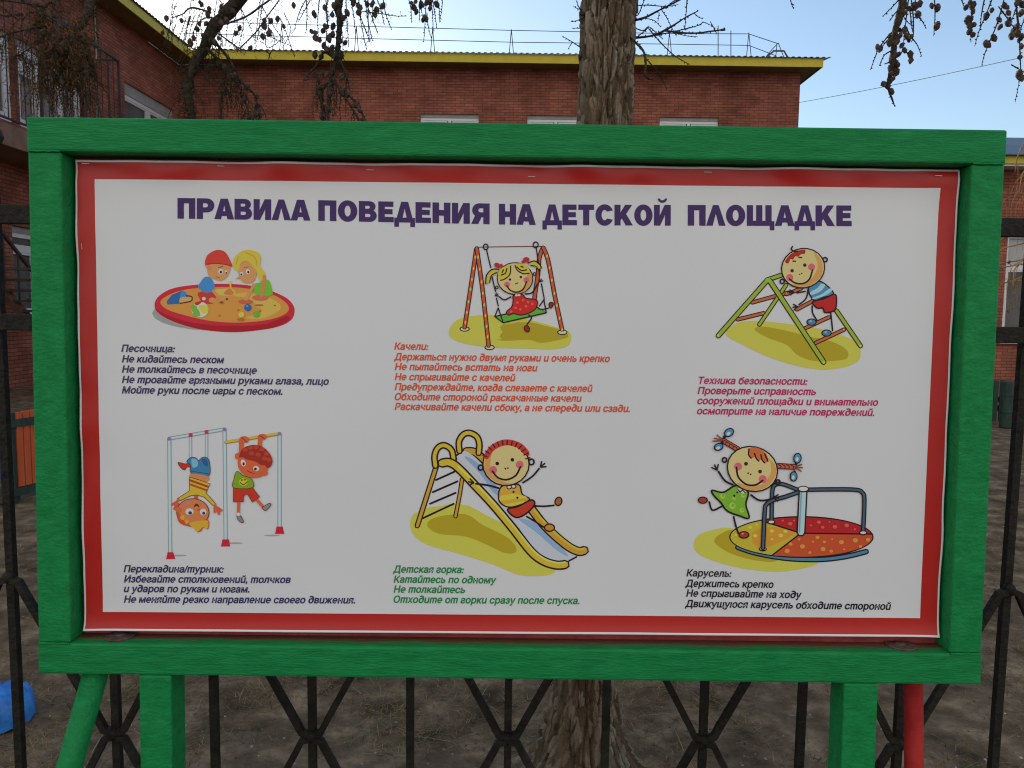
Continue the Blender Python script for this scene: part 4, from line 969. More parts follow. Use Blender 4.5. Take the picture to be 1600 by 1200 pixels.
B.hang(12, (0.07, 0.16), P, 0.6, 0.35); B.hang(8, (0.04, 0.12), Pa); B.hang(8, (0.04, 0.1), Pd)
for q in ((462,10),(490,22),(489,16),(494,50),(490,47),(497,60),(492,60),(520,42),(521,55),(519,48),(518,28),(507,36),(505,46),(510,40),(535,30),(538,25),(540,20),(558,18),(561,6),(566,12),(580,8),(583,16),(588,18),(586,6),(598,6),(514,64),(518,60),(537,62),(510,78),(514,82),(507,74),(516,76),(519,84),(533,84),(536,64),(590,20),(577,5),(550,8),(530,8),(523,14),(512,12),(545,2),(478,120),(480,124),(503,138),(506,118),(510,120),(538,118),(533,118),(540,120),(494,90),(502,88)): B.cone_at(PX(q[0], q[1], 1.38 + random.uniform(-.08, .08)))
B.scatter(10, Pd, 0.3); B.scatter(10, Pf, 0.2); B.scatter(8, Pb, 0.1); B.scatter(5, Pa, 0.2); B.scatter(7, P, 0.8)
B.needles(500, [(0.055, 0.05, 0.02), (0.09, 0.055, 0.022), (0.04, 0.035, 0.02)], 0.012)
B.build(26)
# tips further right, short of the trunk
B = Branch(LAR)
P = B.stem([(axis(3.2), LY, 3.2), (TX - 0.25, LY + 0.1, 3.1), PX(690, -60, 1.6), PX(662, -30, 1.6), PX(640, -25, 1.6)], 0.010, 0.004)
for x, y, x2, y2 in ((636,-10,643,36), (655,-10,661,30), (666,-10,662,66), (672,-10,677,52), (680,-10,687,35), (676,0,683,46), (658,0,656,34), (667,20,674,60), (690,-20,688,30)):
    B.pxstem([(x, y), ((x + x2) / 2 + random.uniform(-3, 3), (y + y2) / 2), (x2, y2)], 1.6 + random.uniform(-.1, .1), 0.002, 0.001)
for q in ((643,3),(654,8),(658,5),(663,8),(672,5),(650,12),(651,18),(659,27),(664,29),(685,8),(671,14),(652,4),(668,2)): B.cone_at(PX(q[0], q[1], 1.6 + random.uniform(-.06, .06)))
B.build(8)
# bare twigs right of the trunk
B = Branch(LAR)
def rt(pts, r0=0.0035, r1=0.0014): B.pxstem(pts, LY - 0.02, r0, r1)
rt([(978,60,.05),(1018,56,-.05),(1045,44,-.1),(1070,28,-.12),(1091,17,-.14)], 0.0045, 0.0015); rt([(980,34,.05),(1006,28,-.02),(1030,16,-.05),(1066,-2,-.1)], 0.0045, 0.002); rt([(1018,56,-.05),(1050,50,.05),(1090,40,.1),(1098,34,.1)], 0.0026, 0.0012)
rt([(1038,48,-.1),(1080,52,-.1),(1110,49,-.1),(1132,46,-.12)], 0.003, 0.0022); rt([(980,55,.0),(1004,78,-.1),(1009,100,-.12),(1008,118,-.12),(1018,124,-.1),(1026,118,-.1)], 0.0045, 0.0013); rt([(1008,90,-.1),(1024,108,-.1),(1036,126,-.06),(1042,140,-.05)], 0.002, 0.001)
rt([(1014,45,-.05),(1030,64,-.05),(1048,82,-.05),(1062,92,-.05),(1078,101,-.05)], 0.0022, 0.001); rt([(985,40,0),(1004,48,0),(1014,42,0),(1030,56,-.02),(1036,61,-.02)], 0.002, 0.001); rt([(980,10,0),(1010,8,0),(1040,10,0),(1060,7,0)], 0.002, 0.001)
rt([(1034,16,-.04),(1042,28,-.04),(1050,44,-.04),(1057,57,-.04)], 0.0016, 0.001); rt([(1074,-6,-.1),(1072,20,-.1),(1070,47,-.1)], 0.0018, 0.001); rt([(1084,20,-.1),(1092,27,-.1),(1098,29,-.1)], 0.0015, 0.001); rt([(1004,28,0),(1022,32,0),(1032,42,0)], 0.0015, 0.001); rt([(985,18,0),(996,24,0),(1006,2,0),(1010,-8,0)], 0.002, 0.0012)
rt([(1110,34,-.1),(1118,48,-.12),(1120,54,-.12)], 0.0013, 0.0008); rt([(1048,50,-.1),(1064,54,-.1),(1078,57,-.1),(1090,57,-.1)], 0.0015, 0.0009); rt([(990,62,0),(1010,46,-.02),(1013,40,-.02)], 0.002, 0.001); rt([(1040,14,-.05),(1052,2,-.06),(1066,-2,-.06)], 0.002, 0.001); rt([(1030,20,-.05),(1028,34,-.06)], 0.0015, 0.001); rt([(1098,34,.1),(1112,40,.1),(1117,44,.1)], 0.0013, 0.0008)
rt([(915,20,0),(906,14,0),(900,0,0)], 0.002, 0.001); rt([(914,26,0),(902,32,0),(892,34,0)], 0.0018, 0.001); rt([(913,44,0),(900,44,0),(893,44,0)], 0.0016, 0.001); rt([(912,78,0),(898,68,0),(878,56,0)], 0.002, 0.001); rt([(894,66,0),(888,76,0)], 0.0013, 0.0009); rt([(914,16,0),(904,14,0),(896,10,0)], 0.002, 0.001)
rt([(1126,47,-.12),(1133,46,-.12)], 0.003, 0.004); rt([(916,88,0),(904,90,0)], 0.012, 0.007); rt([(914,22,0),(906,21,0)], 0.008, 0.005); rt([(1232,-14,0),(1236,4,0),(1240,14,0)], 0.002, 0.001); rt([(1236,4,0),(1241,9,0)], 0.0014, 0.0009)
B.stem([(axis(3.2), LY, 3.2), (TX + 0.4, LY, 3.2), PX(1232, -40, LY), PX(1232, -14, LY)], 0.012, 0.002)
B.build(1)
# left mass with old needles
B = Branch(LAR)
P = B.stem([(axis(3.9), LY, 3.9), (TX - 0.7, LY, 3.85), (TX - 1.6, LY + 0.1, 3.5), PX(150, -70, 1.6), PX(140, 5, 1.55), PX(132, 30, 1.52), PX(112, 58, 1.5), PX(100, 90, 1.48), PX(88, 128, 1.48)], 0.028, 0.006, n=8)
Pa = B.pxstem([(150,-30), (100,-5), (70,10), (60,40), (75,75), (80,100)], 1.6, 0.006, 0.003); Pb = B.pxstem([(70,40), (40,46), (18,52), (-10,60)], 1.5, 0.004, 0.002); Pc = B.pxstem([(66,10), (36,4), (0,0), (-20,-4)], 1.6, 0.004, 0.003)
Pd = B.pxstem([(80,58), (52,72), (32,85), (14,94)], 1.5, 0.003, 0.0015); Pe = B.pxstem([(110,60), (128,54), (132,80), (130,92)], 1.46, 0.003, 0.002); Pf = B.pxstem([(90,60), (72,90), (70,120), (74,148)], 1.44, 0.003, 0.0015); Pg = B.pxstem([(104,80), (106,110), (112,134)], 1.5, 0.003, 0.0015)
Ph = B.pxstem([(30,30), (22,26), (0,10), (-20,2)], 1.55, 0.003, 0.002); Pi = B.pxstem([(36,22), (10,25), (-10,20)], 1.6, 0.004, 0.002); B.pxstem([(152,60),(150,20),(146,-10)], 1.56, 0.002, 0.001); B.pxstem([(148,120),(154,130),(168,136)], 1.56, 0.002, 0.001)
SV = [Pa, P[-24:], Pf, Pg, Pe]
for Q in SV: B.hang(24, (0.06, 0.20), Q, 0.9)
B.hang(8, (0.04, 0.09), Pb, 0.8); B.hang(6, (0.03, 0.07), Pd, 0.8)
for Q in SV: B.scatter(20, Q)
for _ in range(34): B.cone_at(PX(random.gauss(92, 22), random.uniform(0, 135), 1.5 + random.uniform(-.1, .1)))
B.tw = [q for q in B.tw if q is not P] + [P[-26:]] * 4
B.needles(6500, [(0.05, 0.045, 0.02), (0.06, 0.045, 0.022), (0.035, 0.03, 0.018), (0.25, 0.10, 0.02), (0.16, 0.075, 0.022)], 0.016)
B.build(12)
# branches hanging from above on the right
B = Branch(LAR)
RY = 1.15
P = B.stem([(axis(3.7), LY, 3.7), (TX + 0.5, LY - 0.1, 3.7), PX(1330, -150, RY), PX(1400, -70, RY), PX(1411, -10, RY), PX(1405, 28, RY), PX(1399, 48, RY), PX(1397, 75, RY), PX(1394, 100, RY), PX(1390, 122, RY), PX(1389, 140, RY), PX(1394, 155, RY), PX(1398, 166, RY)], 0.018, 0.0013, n=7)
def ra(pts, r0=0.0024, r1=0.0012): return B.pxstem(pts, RY, r0, r1)
for pts in ([(1404,0),(1395,10),(1380,25)], [(1403,16),(1396,24),(1390,33)], [(1400,45,.02),(1388,56,.02),(1373,76,.02),(1368,88,.02),(1360,109,.02)], [(1396,55,.02),(1382,68,.03),(1378,76,.03)], [(1396,78),(1382,86),(1374,103)], [(1394,96),(1382,100)], [(1420,-6),(1417,20),(1414,45),(1410,78),(1405,88)], [(1413,40),(1424,58),(1433,70),(1440,88)], [(1412,75),(1420,86),(1428,94)], [(1424,0),(1427,28),(1427,55),(1424,66)], [(1430,0),(1432,22),(1441,33),(1447,45)], [(1434,24),(1440,30)], [(1388,128),(1378,132),(1376,134)], [(1421,10),(1424,35),(1426,50)], [(1408,20),(1416,32),(1424,40)]): ra(pts)
for q in ((1405,10),(1412,4),(1418,8),(1425,14),(1434,4),(1431,12),(1430,20),(1416,20),(1409,31),(1432,26),(1402,44),(1398,60),(1402,64),(1408,50),(1412,52),(1411,60),(1418,60),(1412,68),(1394,62),(1388,60),(1400,66),(1373,74),(1375,80),(1396,83),(1393,90),(1398,90),(1398,98),(1397,106),(1392,110),(1400,104),(1388,120),(1391,123),(1389,130),(1394,118),(1376,132),(1391,138),(1389,144),(1422,65),(1413,80),(1422,89),(1425,93),(1395,96),(1437,2)): B.cone_at(PX(q[0], q[1], RY + random.uniform(-.015, .02)))
P2 = ra([(1455,-20),(1460,0),(1461,20),(1460,42),(1459,56)]); P3 = ra([(1505,-20),(1516,0),(1518,30),(1517,50),(1517,66)]); ra([(1499,-10),(1504,4),(1506,10)])
P4 = ra([(1560,-30),(1548,4),(1540,24),(1530,48),(1523,72)]); P5 = ra([(1575,-30),(1566,10),(1556,42),(1545,68),(1538,86),(1534,102)]); P6 = ra([(1540,-10),(1534,20),(1532,40)]); P7 = ra([(1585,-30),(1588,10),(1592,50),(1594,88),(1594,118),(1586,160)], 0.004, 0.001)
P8 = ra([(1600,-20),(1585,20),(1578,42)]); P9 = ra([(1610,-10),(1600,30),(1590,58)]); ra([(1580,101),(1592,108),(1605,116)]); ra([(1560,10),(1575,30),(1590,52)])
for q in ((1454,12),(1461,10),(1460,40),(1515,2),(1520,6),(1514,12),(1520,18),(1516,27),(1519,30),(1512,38),(1518,42),(1515,52),(1520,50),(1550,18),(1544,26),(1568,14),(1564,30),(1557,42),(1552,54),(1544,68),(1548,70),(1574,14),(1575,24),(1580,34),(1576,40),(1586,44),(1590,20),(1588,38),(1592,52),(1596,60),(1590,64),(1594,74),(1594,88),(1592,118),(1593,122),(1582,54),(1586,2),(1596,6),(1597,18)): B.cone_at(PX(q[0], q[1], RY + random.uniform(-.02, .03)))
B.stem([PX(1411, -30, RY), PX(1450, -60, RY), PX(1520, -40, RY), PX(1620, -40, RY)], 0.008, 0.004)
B.build(34)

# ------------------------------------------------------------------ brick building with its left wing
BY, WX = 22.0, -9.72
OV = 0.6; EAVE = PX(800, 97.5, BY - OV).z; FH = PX(800, 85.5, BY - OV).z - EAVE; XE = PX(1249, 160, BY).x
BLD = thing('brick_building', 'large red brick building with yellow fascia and white windows behind the larch', 'building', (0, BY, 0))
WIN = [(657, 748), (824, 914), (1031, 1123)]
wz1 = PX(700, 178, BY).z; wz0 = wz1 - 1.75
xs = [(PX(a, 185, BY).x, PX(b, 185, BY).x) for a, b in WIN]
D = 12
def wall_with_holes(name, mtl, u0, u1, z0, z1, holes, place, parent, thick=0.25):
    """a wall sheet with window openings and reveals; place(u, z, d) -> point, d = depth behind the face"""
    m = MB(); us = sorted(set([u0, u1] + [h[k] for h in holes for k in (0, 1)])); zs_ = sorted(set([z0, z1] + [h[k] for h in holes for k in (2, 3)]))
    for a, b in zip(us[:-1], us[1:]):
        for c, d in zip(zs_[:-1], zs_[1:]):
            if any(h[0] <= a and b <= h[1] and h[2] <= c and d <= h[3] for h in holes): continue
            m.face([place(a, c, 0), place(b, c, 0), place(b, d, 0), place(a, d, 0)])
    for a, b, c, d in holes:
        for p, q in (((a, c), (a, d)), ((a, d), (b, d)), ((b, d), (b, c)), ((b, c), (a, c))):
            m.face([place(*p, 0), place(*q, 0), place(*q, thick), place(*p, thick)])
    return m.build(name, mtl, parent)
front = lambda u, z, d: (u, BY + d, z)
lowx = [(a, b, z - 1.75 - 1.5, z - 1.75 + 0.0) for (a, b), z in zip(xs, [wz1 - 1.6] * 3)]
holes = [(a, b, wz0, wz1) for a, b in xs] + lowx
wall_with_holes('wall', M['brick_x'], WX, XE, 0, EAVE, holes, front, BLD)
side = lambda u, z, d: (WX - d, u, z)
def wy(px): return -WX * F / (800 - px) + CAM.y
def wz(px, py): return on_x(px, py, WX).z
wA, wB, wT = wz(20, 55), wz(20, 192), wz(20, 103); cT, cB = wz(210, 136), wz(210, 136) - 1.9; dT, dB, dM = wz(35, 355), wz(35, 492), wz(35, 394)
wing_w = [(11.3, wy(42), wB, wA), (wy(50), wy(146), wB, wA), (wy(210), wy(284), cB, cT), (wy(30), wy(30) + 1.7, dB, dT), (17.6, 19.6, dB, dT)]
wall_with_holes('wall', M['brick_y'], 7.0, BY, 0, EAVE, wing_w, side, BLD)
mb = MB(); mb.face([(XE, BY, 0), (XE, BY + D, 0), (XE, BY + D, EAVE), (XE, BY, EAVE)]); mb.build('wall', M['brick_y'], BLD)
mb = MB(); mb.face([(XE, BY + D, 0), (-22, BY + D, 0), (-22, BY + D, EAVE), (XE, BY + D, EAVE)]); mb.face([(WX, 7, 0), (WX, 7, EAVE), (-22, 7, EAVE), (-22, 7, 0)]); mb.face([(-22, 7, 0), (-22, 7, EAVE), (-22, BY + D, EAVE), (-22, BY + D, 0)]); mb.build('wall', M['brick_x'], BLD)
def window_front(a, b, z0, z1, place, n=2, lintel=0.22, trans=None, name='window', fw=0.075, pale=None):
    """white plastic frame, panes and a grey lintel strip; place(u, z, d)"""
    f = MB()
    def bx(m, u0, u1, za, zb, d0, d1):
        c = [place(u, z, d) for d in (d0, d1) for z in (za, zb) for u in (u0, u1)]
        b0 = len(m.v); m.v += c
        for q in ((0, 1, 3, 2), (5, 4, 6, 7), (4, 0, 2, 6), (1, 5, 7, 3), (2, 3, 7, 6), (4, 5, 1, 0)):
            m.f.append(tuple(b0 + k for k in q)); m.c.append(None)
    top = z1 - lintel
    bx(f, a, b, top - fw, top, 0.07, 0.15); bx(f, a, b, z0, z0 + fw, 0.07, 0.15)
    us = [a + (b - a) * k / n for k in range(n + 1)]
    for k, u in enumerate(us):
        u0, u1 = (u, u + fw) if k == 0 else ((u - fw, u) if k == n else (u - fw * 0.6, u + fw * 0.6)); bx(f, u0, u1, z0 + fw, top - fw, 0.07, 0.15)
    if trans:
        for k in range(n): bx(f, us[k] + fw, us[k + 1] - fw, trans, trans + fw * 1.6, 0.072, 0.148)
    for k in range(n):                               # inner sash
        u0, u1 = us[k] + fw, us[k + 1] - fw; s_ = 0.045
        za, zb = z0 + fw, (trans or top - fw)
        for (p, q, r, t) in ((u0, u1, zb - s_, zb), (u0, u1, za, za + s_), (u0, u0 + s_, za + s_, zb - s_), (u1 - s_, u1, za + s_, zb - s_)): bx(f, p, q, r, t, 0.085, 0.135)
    o = f.build(name, M['pvc'], BLD)
    gl = MB(); gl.face([place(a + fw, z0 + fw, 0.11), place(b - fw, z0 + fw, 0.11), place(b - fw, top - fw, 0.11), place(a + fw, top - fw, 0.11)]); gl.build('pane', M['glass'], o)
    cu = MB(); cu.face([place(a, z0, 0.245), place(b, z0, 0.245), place(b, top, 0.245), place(a, top, 0.245)]); cu.build('pane_backing', pale or M['pane_backing'], o)
    if lintel:
        l = MB(); bx(l, a, b, top, z1, 0.05, 0.2); l.build('lintel', M['conc'], o)
    return o
M['pane_backing'] = mat('room_behind_glass', (0.05, 0.045, 0.04), (0.12, 0.11, 0.10), 1.5, 0.9)  # flat dark sheet, its colour stands in for the dim room
M['pane_reflection'] = mat('mauve_reflection_sheet', (0.30, 0.22, 0.22), (0.48, 0.42, 0.42), 4, 0.9, stretch=(1, 4, 0.4))  # reflections in the wing panes, put into the colour of a backing sheet
for a, b in xs: window_front(a, b, wz0, wz1, front, 2, 0.10)
for a, b, c, d in lowx: window_front(a, b, c, d, front, 2)
for k, (a, b, c, d) in enumerate(wing_w):
    window_front(a, b, c, d, side, 3 if k < 2 else 2, 0.28 if k == 2 else 0.12, trans=(wT if k < 2 else (dM if k > 2 else None)), fw=(0.13 if k < 2 else 0.09), pale=(M['pane_reflection'] if k < 2 else None))
# eaves: soffit, yellow fascia, corrugated roof sheets
mb = MB(); mb.box((WX + OV, BY - OV, EAVE), (XE + OV * 0.62, BY - 0.001, EAVE + 0.03)); mb.box((WX + 0.001, 6.4, EAVE), (WX + OV, BY - 0.001, EAVE + 0.03)); mb.box((XE + 0.001, BY, EAVE), (XE + OV * 0.62, BY + D, EAVE + 0.03)); mb.build('soffit', M['soffit'], BLD)
mb = MB(); mb.box((WX + OV, BY - OV - 0.03, EAVE - 0.02), (XE + OV * 0.62 + 0.03, BY - OV, EAVE + FH)); mb.build('fascia', M['yellow'], BLD)
mb = MB(); mb.box((WX + OV, 6.4, EAVE - 0.02), (WX + OV + 0.03, BY - OV - 0.031, EAVE + FH)); mb.build('fascia', M['yellow'], BLD)
mb = MB(); mb.box((XE + OV * 0.62, BY - OV, EAVE - 0.02), (XE + OV * 0.62 + 0.03, BY + D, EAVE + FH)); mb.build('fascia', M['roof'], BLD)
def corrugated(u0, u1, place, per=0.17, amp=0.022, L=6.0, rise=0.13):
    m = MB(); n = int((u1 - u0) / per * 8)
    for k in range(n + 1):
        u = u0 + (u1 - u0) * k / n; ph = (u / per) % 1.0
        h = amp * (1 if ph < 0.4 else (0 if 0.5 < ph < 0.9 else 0.5))
        for d, hh in ((0, 0), (L, rise * L)): m.v.append(place(u, EAVE + FH + 0.012 + h + hh, d))
        m.v.append(place(u, EAVE + FH + 0.0 + h * 0.9, 0.0))
    for k in range(n):
        a = 3 * k; m.f.append((a, a + 3, a + 4, a + 1)); m.c.append(None); m.f.append((a + 2, a + 5, a + 3, a)); m.c.append(None)
    return m.build('roof', M['roof'], BLD)
corrugated(WX + OV, XE + OV * 0.62 + 0.22, lambda u, z, d: (u, BY - OV - 0.09 + d, z))
corrugated(6.4, BY - OV - 0.1, lambda u, z, d: (WX + OV + 0.09 - d, u, z))
# roof edge railing: two wires on thin trestles, ending in a ladder hook
RYY = BY + 0.35; zb = EAVE + FH + 0.13 * 1.0
def rp(px, py): return PX(px, py, RYY)
for pts in ([(285, 33), (560, 41), (800, 47.5), (1045, 52.5), (1170, 53)], [(285, 52), (560, 60), (800, 66), (1045, 69), (1170, 71)], [(1170, 53), (1215, 68)], [(1170, 71), (1212, 87)]):
    mb = MB(); mb.tube([rp(*q) for q in pts], 0.011, 5); mb.build('roof_railing', M['railing'], BLD)
for x, yt in ((440, 38), (557, 41), (676, 44), (799, 46), (1046, 51), (1170, 51)):
    mb = MB()
    for dxp in (-4, 4): mb.tube([rp(x, yt), rp(x + dxp, 92)], 0.012, 5)
    mb.build('roof_railing_post', M['railing'], BLD)
for x, yt in ((1122, 40), (1142, 48)):
    mb = MB(); mb.tube([rp(x, yt), rp(x, 92)], 0.014, 5); mb.build('roof_mast', M['railing'], BLD)
mb = MB(); mb.tube([rp(1216, 67), rp(1202, 82), rp(1196, 90)], 0.012, 5); mb.tube([rp(1216, 67), rp(1225, 90)], 0.012, 5); mb.tube([rp(1214, 68), rp(1212, 90)], 0.012, 5); mb.build('roof_railing_post', M['railing'], BLD)
mb = MB(); mb.tube([rp(1197, 90), rp(1209, 79.5), rp(1225, 79.5), rp(1231, 90)], 0.028, 6); mb.build('roof_hatch', M['roof'], BLD)

mb = MB(); mb.tube([on_x(148, 18, WX + 0.03), on_x(150, 72, WX + 0.03), on_x(152, 260, WX + 0.03)], 0.022, 6); mb.build('conduit', M['conc'], BLD)
# balcony on the wing, with its slab, bars and the stair down
BX = WX + 1.02
BAL = thing('metal_balcony', 'dark barred balcony with brown slab on the left wing of the brick building', 'balcony', (WX, 13, 5.0))
sz1, sz0 = on_x(20, 196, BX).z, on_x(20, 230, BX).z; by1 = on_x(188, 95, BX).y; by0 = 10.5; rz = on_x(188, 95, BX).z
mb = MB(); mb.box((WX + 0.002, by0, sz0), (BX, by1, sz1)); mb.build('slab', M['brown'], BAL)
mb = MB(); mb.bar((BX - 0.03, by0, rz), (BX - 0.03, by1, rz), 0.05); mb.build('top_rail', M['railing'], BAL)
mb = MB(); mb.bar((WX, by1 - 0.03, rz), (BX - 0.03, by1 - 0.03, rz), 0.03); mb.build('top_rail', M['railing'], BAL)
mb = MB(); mb.bar((BX - 0.03, by0, sz1 + 0.1), (BX - 0.03, by1, sz1 + 0.1), 0.035); mb.build('bottom_rail', M['railing'], BAL)
n = 24
for k in range(n + 1):
    y = by0 + 0.03 + (by1 - by0 - 0.06) * k / n
    mb = MB(); mb.bar((BX - 0.03, y, sz1 if k % 6 == 0 else sz1 + 0.11), (BX - 0.03, y, rz), 0.045 if k % 6 == 0 else 0.014); mb.build('bar', M['railing'], BAL)
for k in range(1, 4):
    x = WX + (BX - WX) * k / 4
    mb = MB(); mb.bar((x, by1 - 0.03, sz1), (x, by1 - 0.03, rz), 0.018); mb.build('bar', M['railing'], BAL)
STA = thing('metal_stair', 'dark metal stair with slanting handrail under the balcony of the brick building', 'stairs', (BX, 13, 0))
sxp = BX + 0.05
h0, h1 = on_x(8, 370, sxp), on_x(46, 418, sxp); dv = (h1 - h0)
hA, hB = h0 - dv * 1.0, h0 + dv * 2.6
for X in (sxp, sxp + 0.95):
    mb = MB(); mb.bar((X, hA.y, hA.z), (X, hB.y, hB.z), 0.05); mb.build('handrail', M['railing'], STA)
    mb = MB(); mb.tube([(X, hA.y, hA.z - 1.0), (X, hB.y, hB.z - 1.0)], 0.09, 4); mb.build('stringer', M['brown'], STA)
    for k in range(6):
        t = (k + 0.5) / 6; y = hA.y + (hB.y - hA.y) * t; zz = hA.z + (hB.z - hA.z) * t
        mb = MB(); mb.bar((X, y, zz - 1.0), (X, y, zz), 0.025); mb.build('baluster', M['railing'], STA)
for k in range(10):
    t = (k + 0.5) / 10; y = hA.y + (hB.y - hA.y) * t; zz = hA.z + (hB.z - hA.z) * t - 0.98
    mb = MB(); mb.box((sxp + 0.06, y - 0.13, zz), (sxp + 0.9, y + 0.13, zz + 0.04)); mb.build('step', M['railing'], STA)

# ------------------------------------------------------------------ low brick building on the right
RYB = 18.0
LOW = thing('low_brick_building', 'lower red brick building with dark blue roof at the right edge', 'building', (11, RYB, 0))
eL = PX(1585, 265, RYB).z
wl0, wl1 = PX(1573, 400, RYB).x, PX(1573, 400, RYB).x + 2.2
wzb, wzt = PX(1585, 524, RYB).z, PX(1585, 367, RYB).z
front2 = lambda u, z, d: (u, RYB + d, z)
_B = BLD; BLD = LOW
wall_with_holes('wall', M['brick_x'], 9.2, 24, 0, eL, [(wl0, wl1, wzb, wzt)], front2, LOW)
mb = MB(); mb.face([(9.2, RYB, 0), (9.2, RYB, eL), (9.2, RYB + 7, eL), (9.2, RYB + 7, 0)]); mb.face([(24, RYB, 0), (24, RYB + 7, 0), (24, RYB + 7, eL), (24, RYB, eL)]); mb.face([(9.2, RYB + 7, 0), (9.2, RYB + 7, eL), (24, RYB + 7, eL), (24, RYB + 7, 0)]); mb.build('wall', M['brick_y'], LOW)
o = window_front(wl0, wl1, wzb, wzt, front2, 2, 0.0, trans=wzt - 0.85)
mb = MB(); mb.box((wl0 - 0.1, RYB - 0.14, wzb - 0.2), (wl1 + 0.1, RYB - 0.002, wzb - 0.02)); mb.build('sill', M['white_soffit'], o)
mb = MB(); mb.box((wl0 + 0.02, RYB + 0.16, wzt - 0.8), (wl1 - 0.02, RYB + 0.2, wzt - 0.02)); mb.build('shade', M['white_soffit'], o)
mb = MB(); mb.box((8.9, RYB - 0.45, eL), (24.3, RYB - 0.001, eL + 0.08)); mb.build('soffit', M['white_soffit'], LOW)
fz = PX(1585, 243, RYB - 0.5).z
mb = MB(); mb.box((8.9, RYB - 0.5, eL + 0.05), (24.3, RYB - 0.455, fz)); mb.build('fascia', M['yellow'], LOW)
mb = MB(); zr = PX(1585, 215, RYB + 3.5).z
mb.face([(8.8, RYB - 0.6, fz + 0.02), (24.4, RYB - 0.6, fz + 0.02), (24.4, RYB + 3.5, zr), (8.8, RYB + 3.5, zr)]); mb.face([(8.8, RYB + 3.5, zr), (24.4, RYB + 3.5, zr), (24.4, RYB + 7.6, fz + 0.02), (8.8, RYB + 7.6, fz + 0.02)])
mb.face([(8.8, RYB - 0.6, fz - 0.01), (24.4, RYB - 0.6, fz - 0.01), (24.4, RYB - 0.6, fz + 0.02), (8.8, RYB - 0.6, fz + 0.02)]); mb.face([(9.2, RYB, eL), (9.2, RYB + 3.5, zr - 0.06), (9.2, RYB + 7, eL)]); mb.build('roof', M['roof'], LOW)
BLD = _B

# overhead cable
c0 = Vector((XE, BY + 0.1, PX(1252, 159, BY).z)); c1 = PX(1640, 80, 14.0)
mb = MB(); P = []
for k in range(25):
    t = k / 24; p = c0.lerp(c1, t); p.z -= 0.35 * 4 * t * (1 - t) * 0.12; P.append(p)
ext = c1 + (c1 - c0) * 1.2
P.append(ext); mb.tube(P, 0.0065, 5); tag(mb.build('overhead_cable', M['cable']), 'thin black cable strung from the brick building across the sky', 'cable')

# ------------------------------------------------------------------ plank fences
def plank_run(root, a, b, z0, z1, n, mtls, gap=0.012, t=0.022):
    a, b = Vector(a), Vector(b); d = (b - a) / n; u = d.normalized(); nrm = Vector((u.y, -u.x, 0)) * t / 2
    for k in range(n):
        p, q = a + d * k + u * gap / 2, a + d * (k + 1) - u * gap / 2; m = MB(); zt = z1 + random.uniform(-0.012, 0.012)
        c = [p - nrm, q - nrm, q + nrm, p + nrm]; mid = (p + q) / 2
        bm_ = len(m.v); m.v += [(v.x, v.y, z0) for v in c] + [(v.x, v.y, zt) for v in c]
        for f in ((0, 3, 2, 1), (4, 5, 6, 7), (0, 1, 5, 4), (1, 2, 6, 5), (2, 3, 7, 6), (3, 0, 4, 7)): m.f.append(tuple(bm_ + i for i in f)); m.c.append(None)
        m.build('plank', mtls[k] if isinstance(mtls, list) else mtls, root)
pl = on_ground(-30, 795); pr = on_ground(25, 783); pe = on_ground(110, 762)
zg = 0.02
PF = thing('plank_fence', 'low playground fence of blue and orange planks left of the sign', 'fence', (pl.x, pl.y, 0))
ztop = PX(30, 645, pr.y).z
plank_run(PF, (pl.x - 1.5, pl.y - 0.4, 0), (pr.x - 0.02, pr.y, 0), 0.18, ztop - 0.03, 16, M['bluep'])
plank_run(PF, (pr.x + 0.02, pr.y, 0), (pe.x, pe.y, 0), 0.12, ztop, 8, M['orange'])
for zz in (PX(30, 661, pr.y).z, PX(25, 768, pr.y).z):
    m = MB(); m.tube([(pl.x - 1.5, pl.y - 0.45, zz), (pr.x, pr.y - 0.05, zz), (pe.x, pe.y - 0.05, zz)], 0.045, 4); m.build('rail', M['darkgreen'], PF)
m = MB(); m.box((pr.x - 0.05, pr.y - 0.04, 0), (pr.x + 0.02, pr.y + 0.03, ztop)); m.build('post', M['darkgreen'], PF)
GYY = on_ground(1575, 664).y; gl_, gr_ = PX(1530, 600, GYY), PX(1700, 600, GYY)
GF = thing('picket_fence', 'dark green wooden picket fence beside the low brick building', 'fence', (gl_.x, gl_.y, 0))
zt2 = PX(1580, 594, GYY).z
plank_run(GF, (gl_.x, GYY, 0), (gr_.x, GYY, 0), 0.06, zt2, 16, M['darkgreen'], gap=0.03)
for zz in (0.25, zt2 - 0.3):
    m = MB(); m.box((gl_.x, GYY + 0.02, zz - 0.04), (gr_.x, GYY + 0.06, zz + 0.04)); m.build('rail', M['darkgreen'], GF)
# dark barrel in front of the pickets
bp_ = on_ground(1572, 669); bs = (PX(1573, 596, bp_.y).z) / 0.87
mb = MB(); mb.lathe((bp_.x, bp_.y, 0), [(r * bs * 0.8, z * bs) for r, z in [(0.13, 0.0), (0.15, 0.03), (0.152, 0.28), (0.158, 0.29), (0.158, 0.32), (0.152, 0.33), (0.15, 0.60), (0.156, 0.61), (0.156, 0.64), (0.15, 0.65), (0.145, 0.86), (0.12, 0.87)]], 28)
tag(mb.build('barrel', M['darkgreen'], smooth=False), 'dark green barrel standing before the green pickets at the right edge', 'barrel')

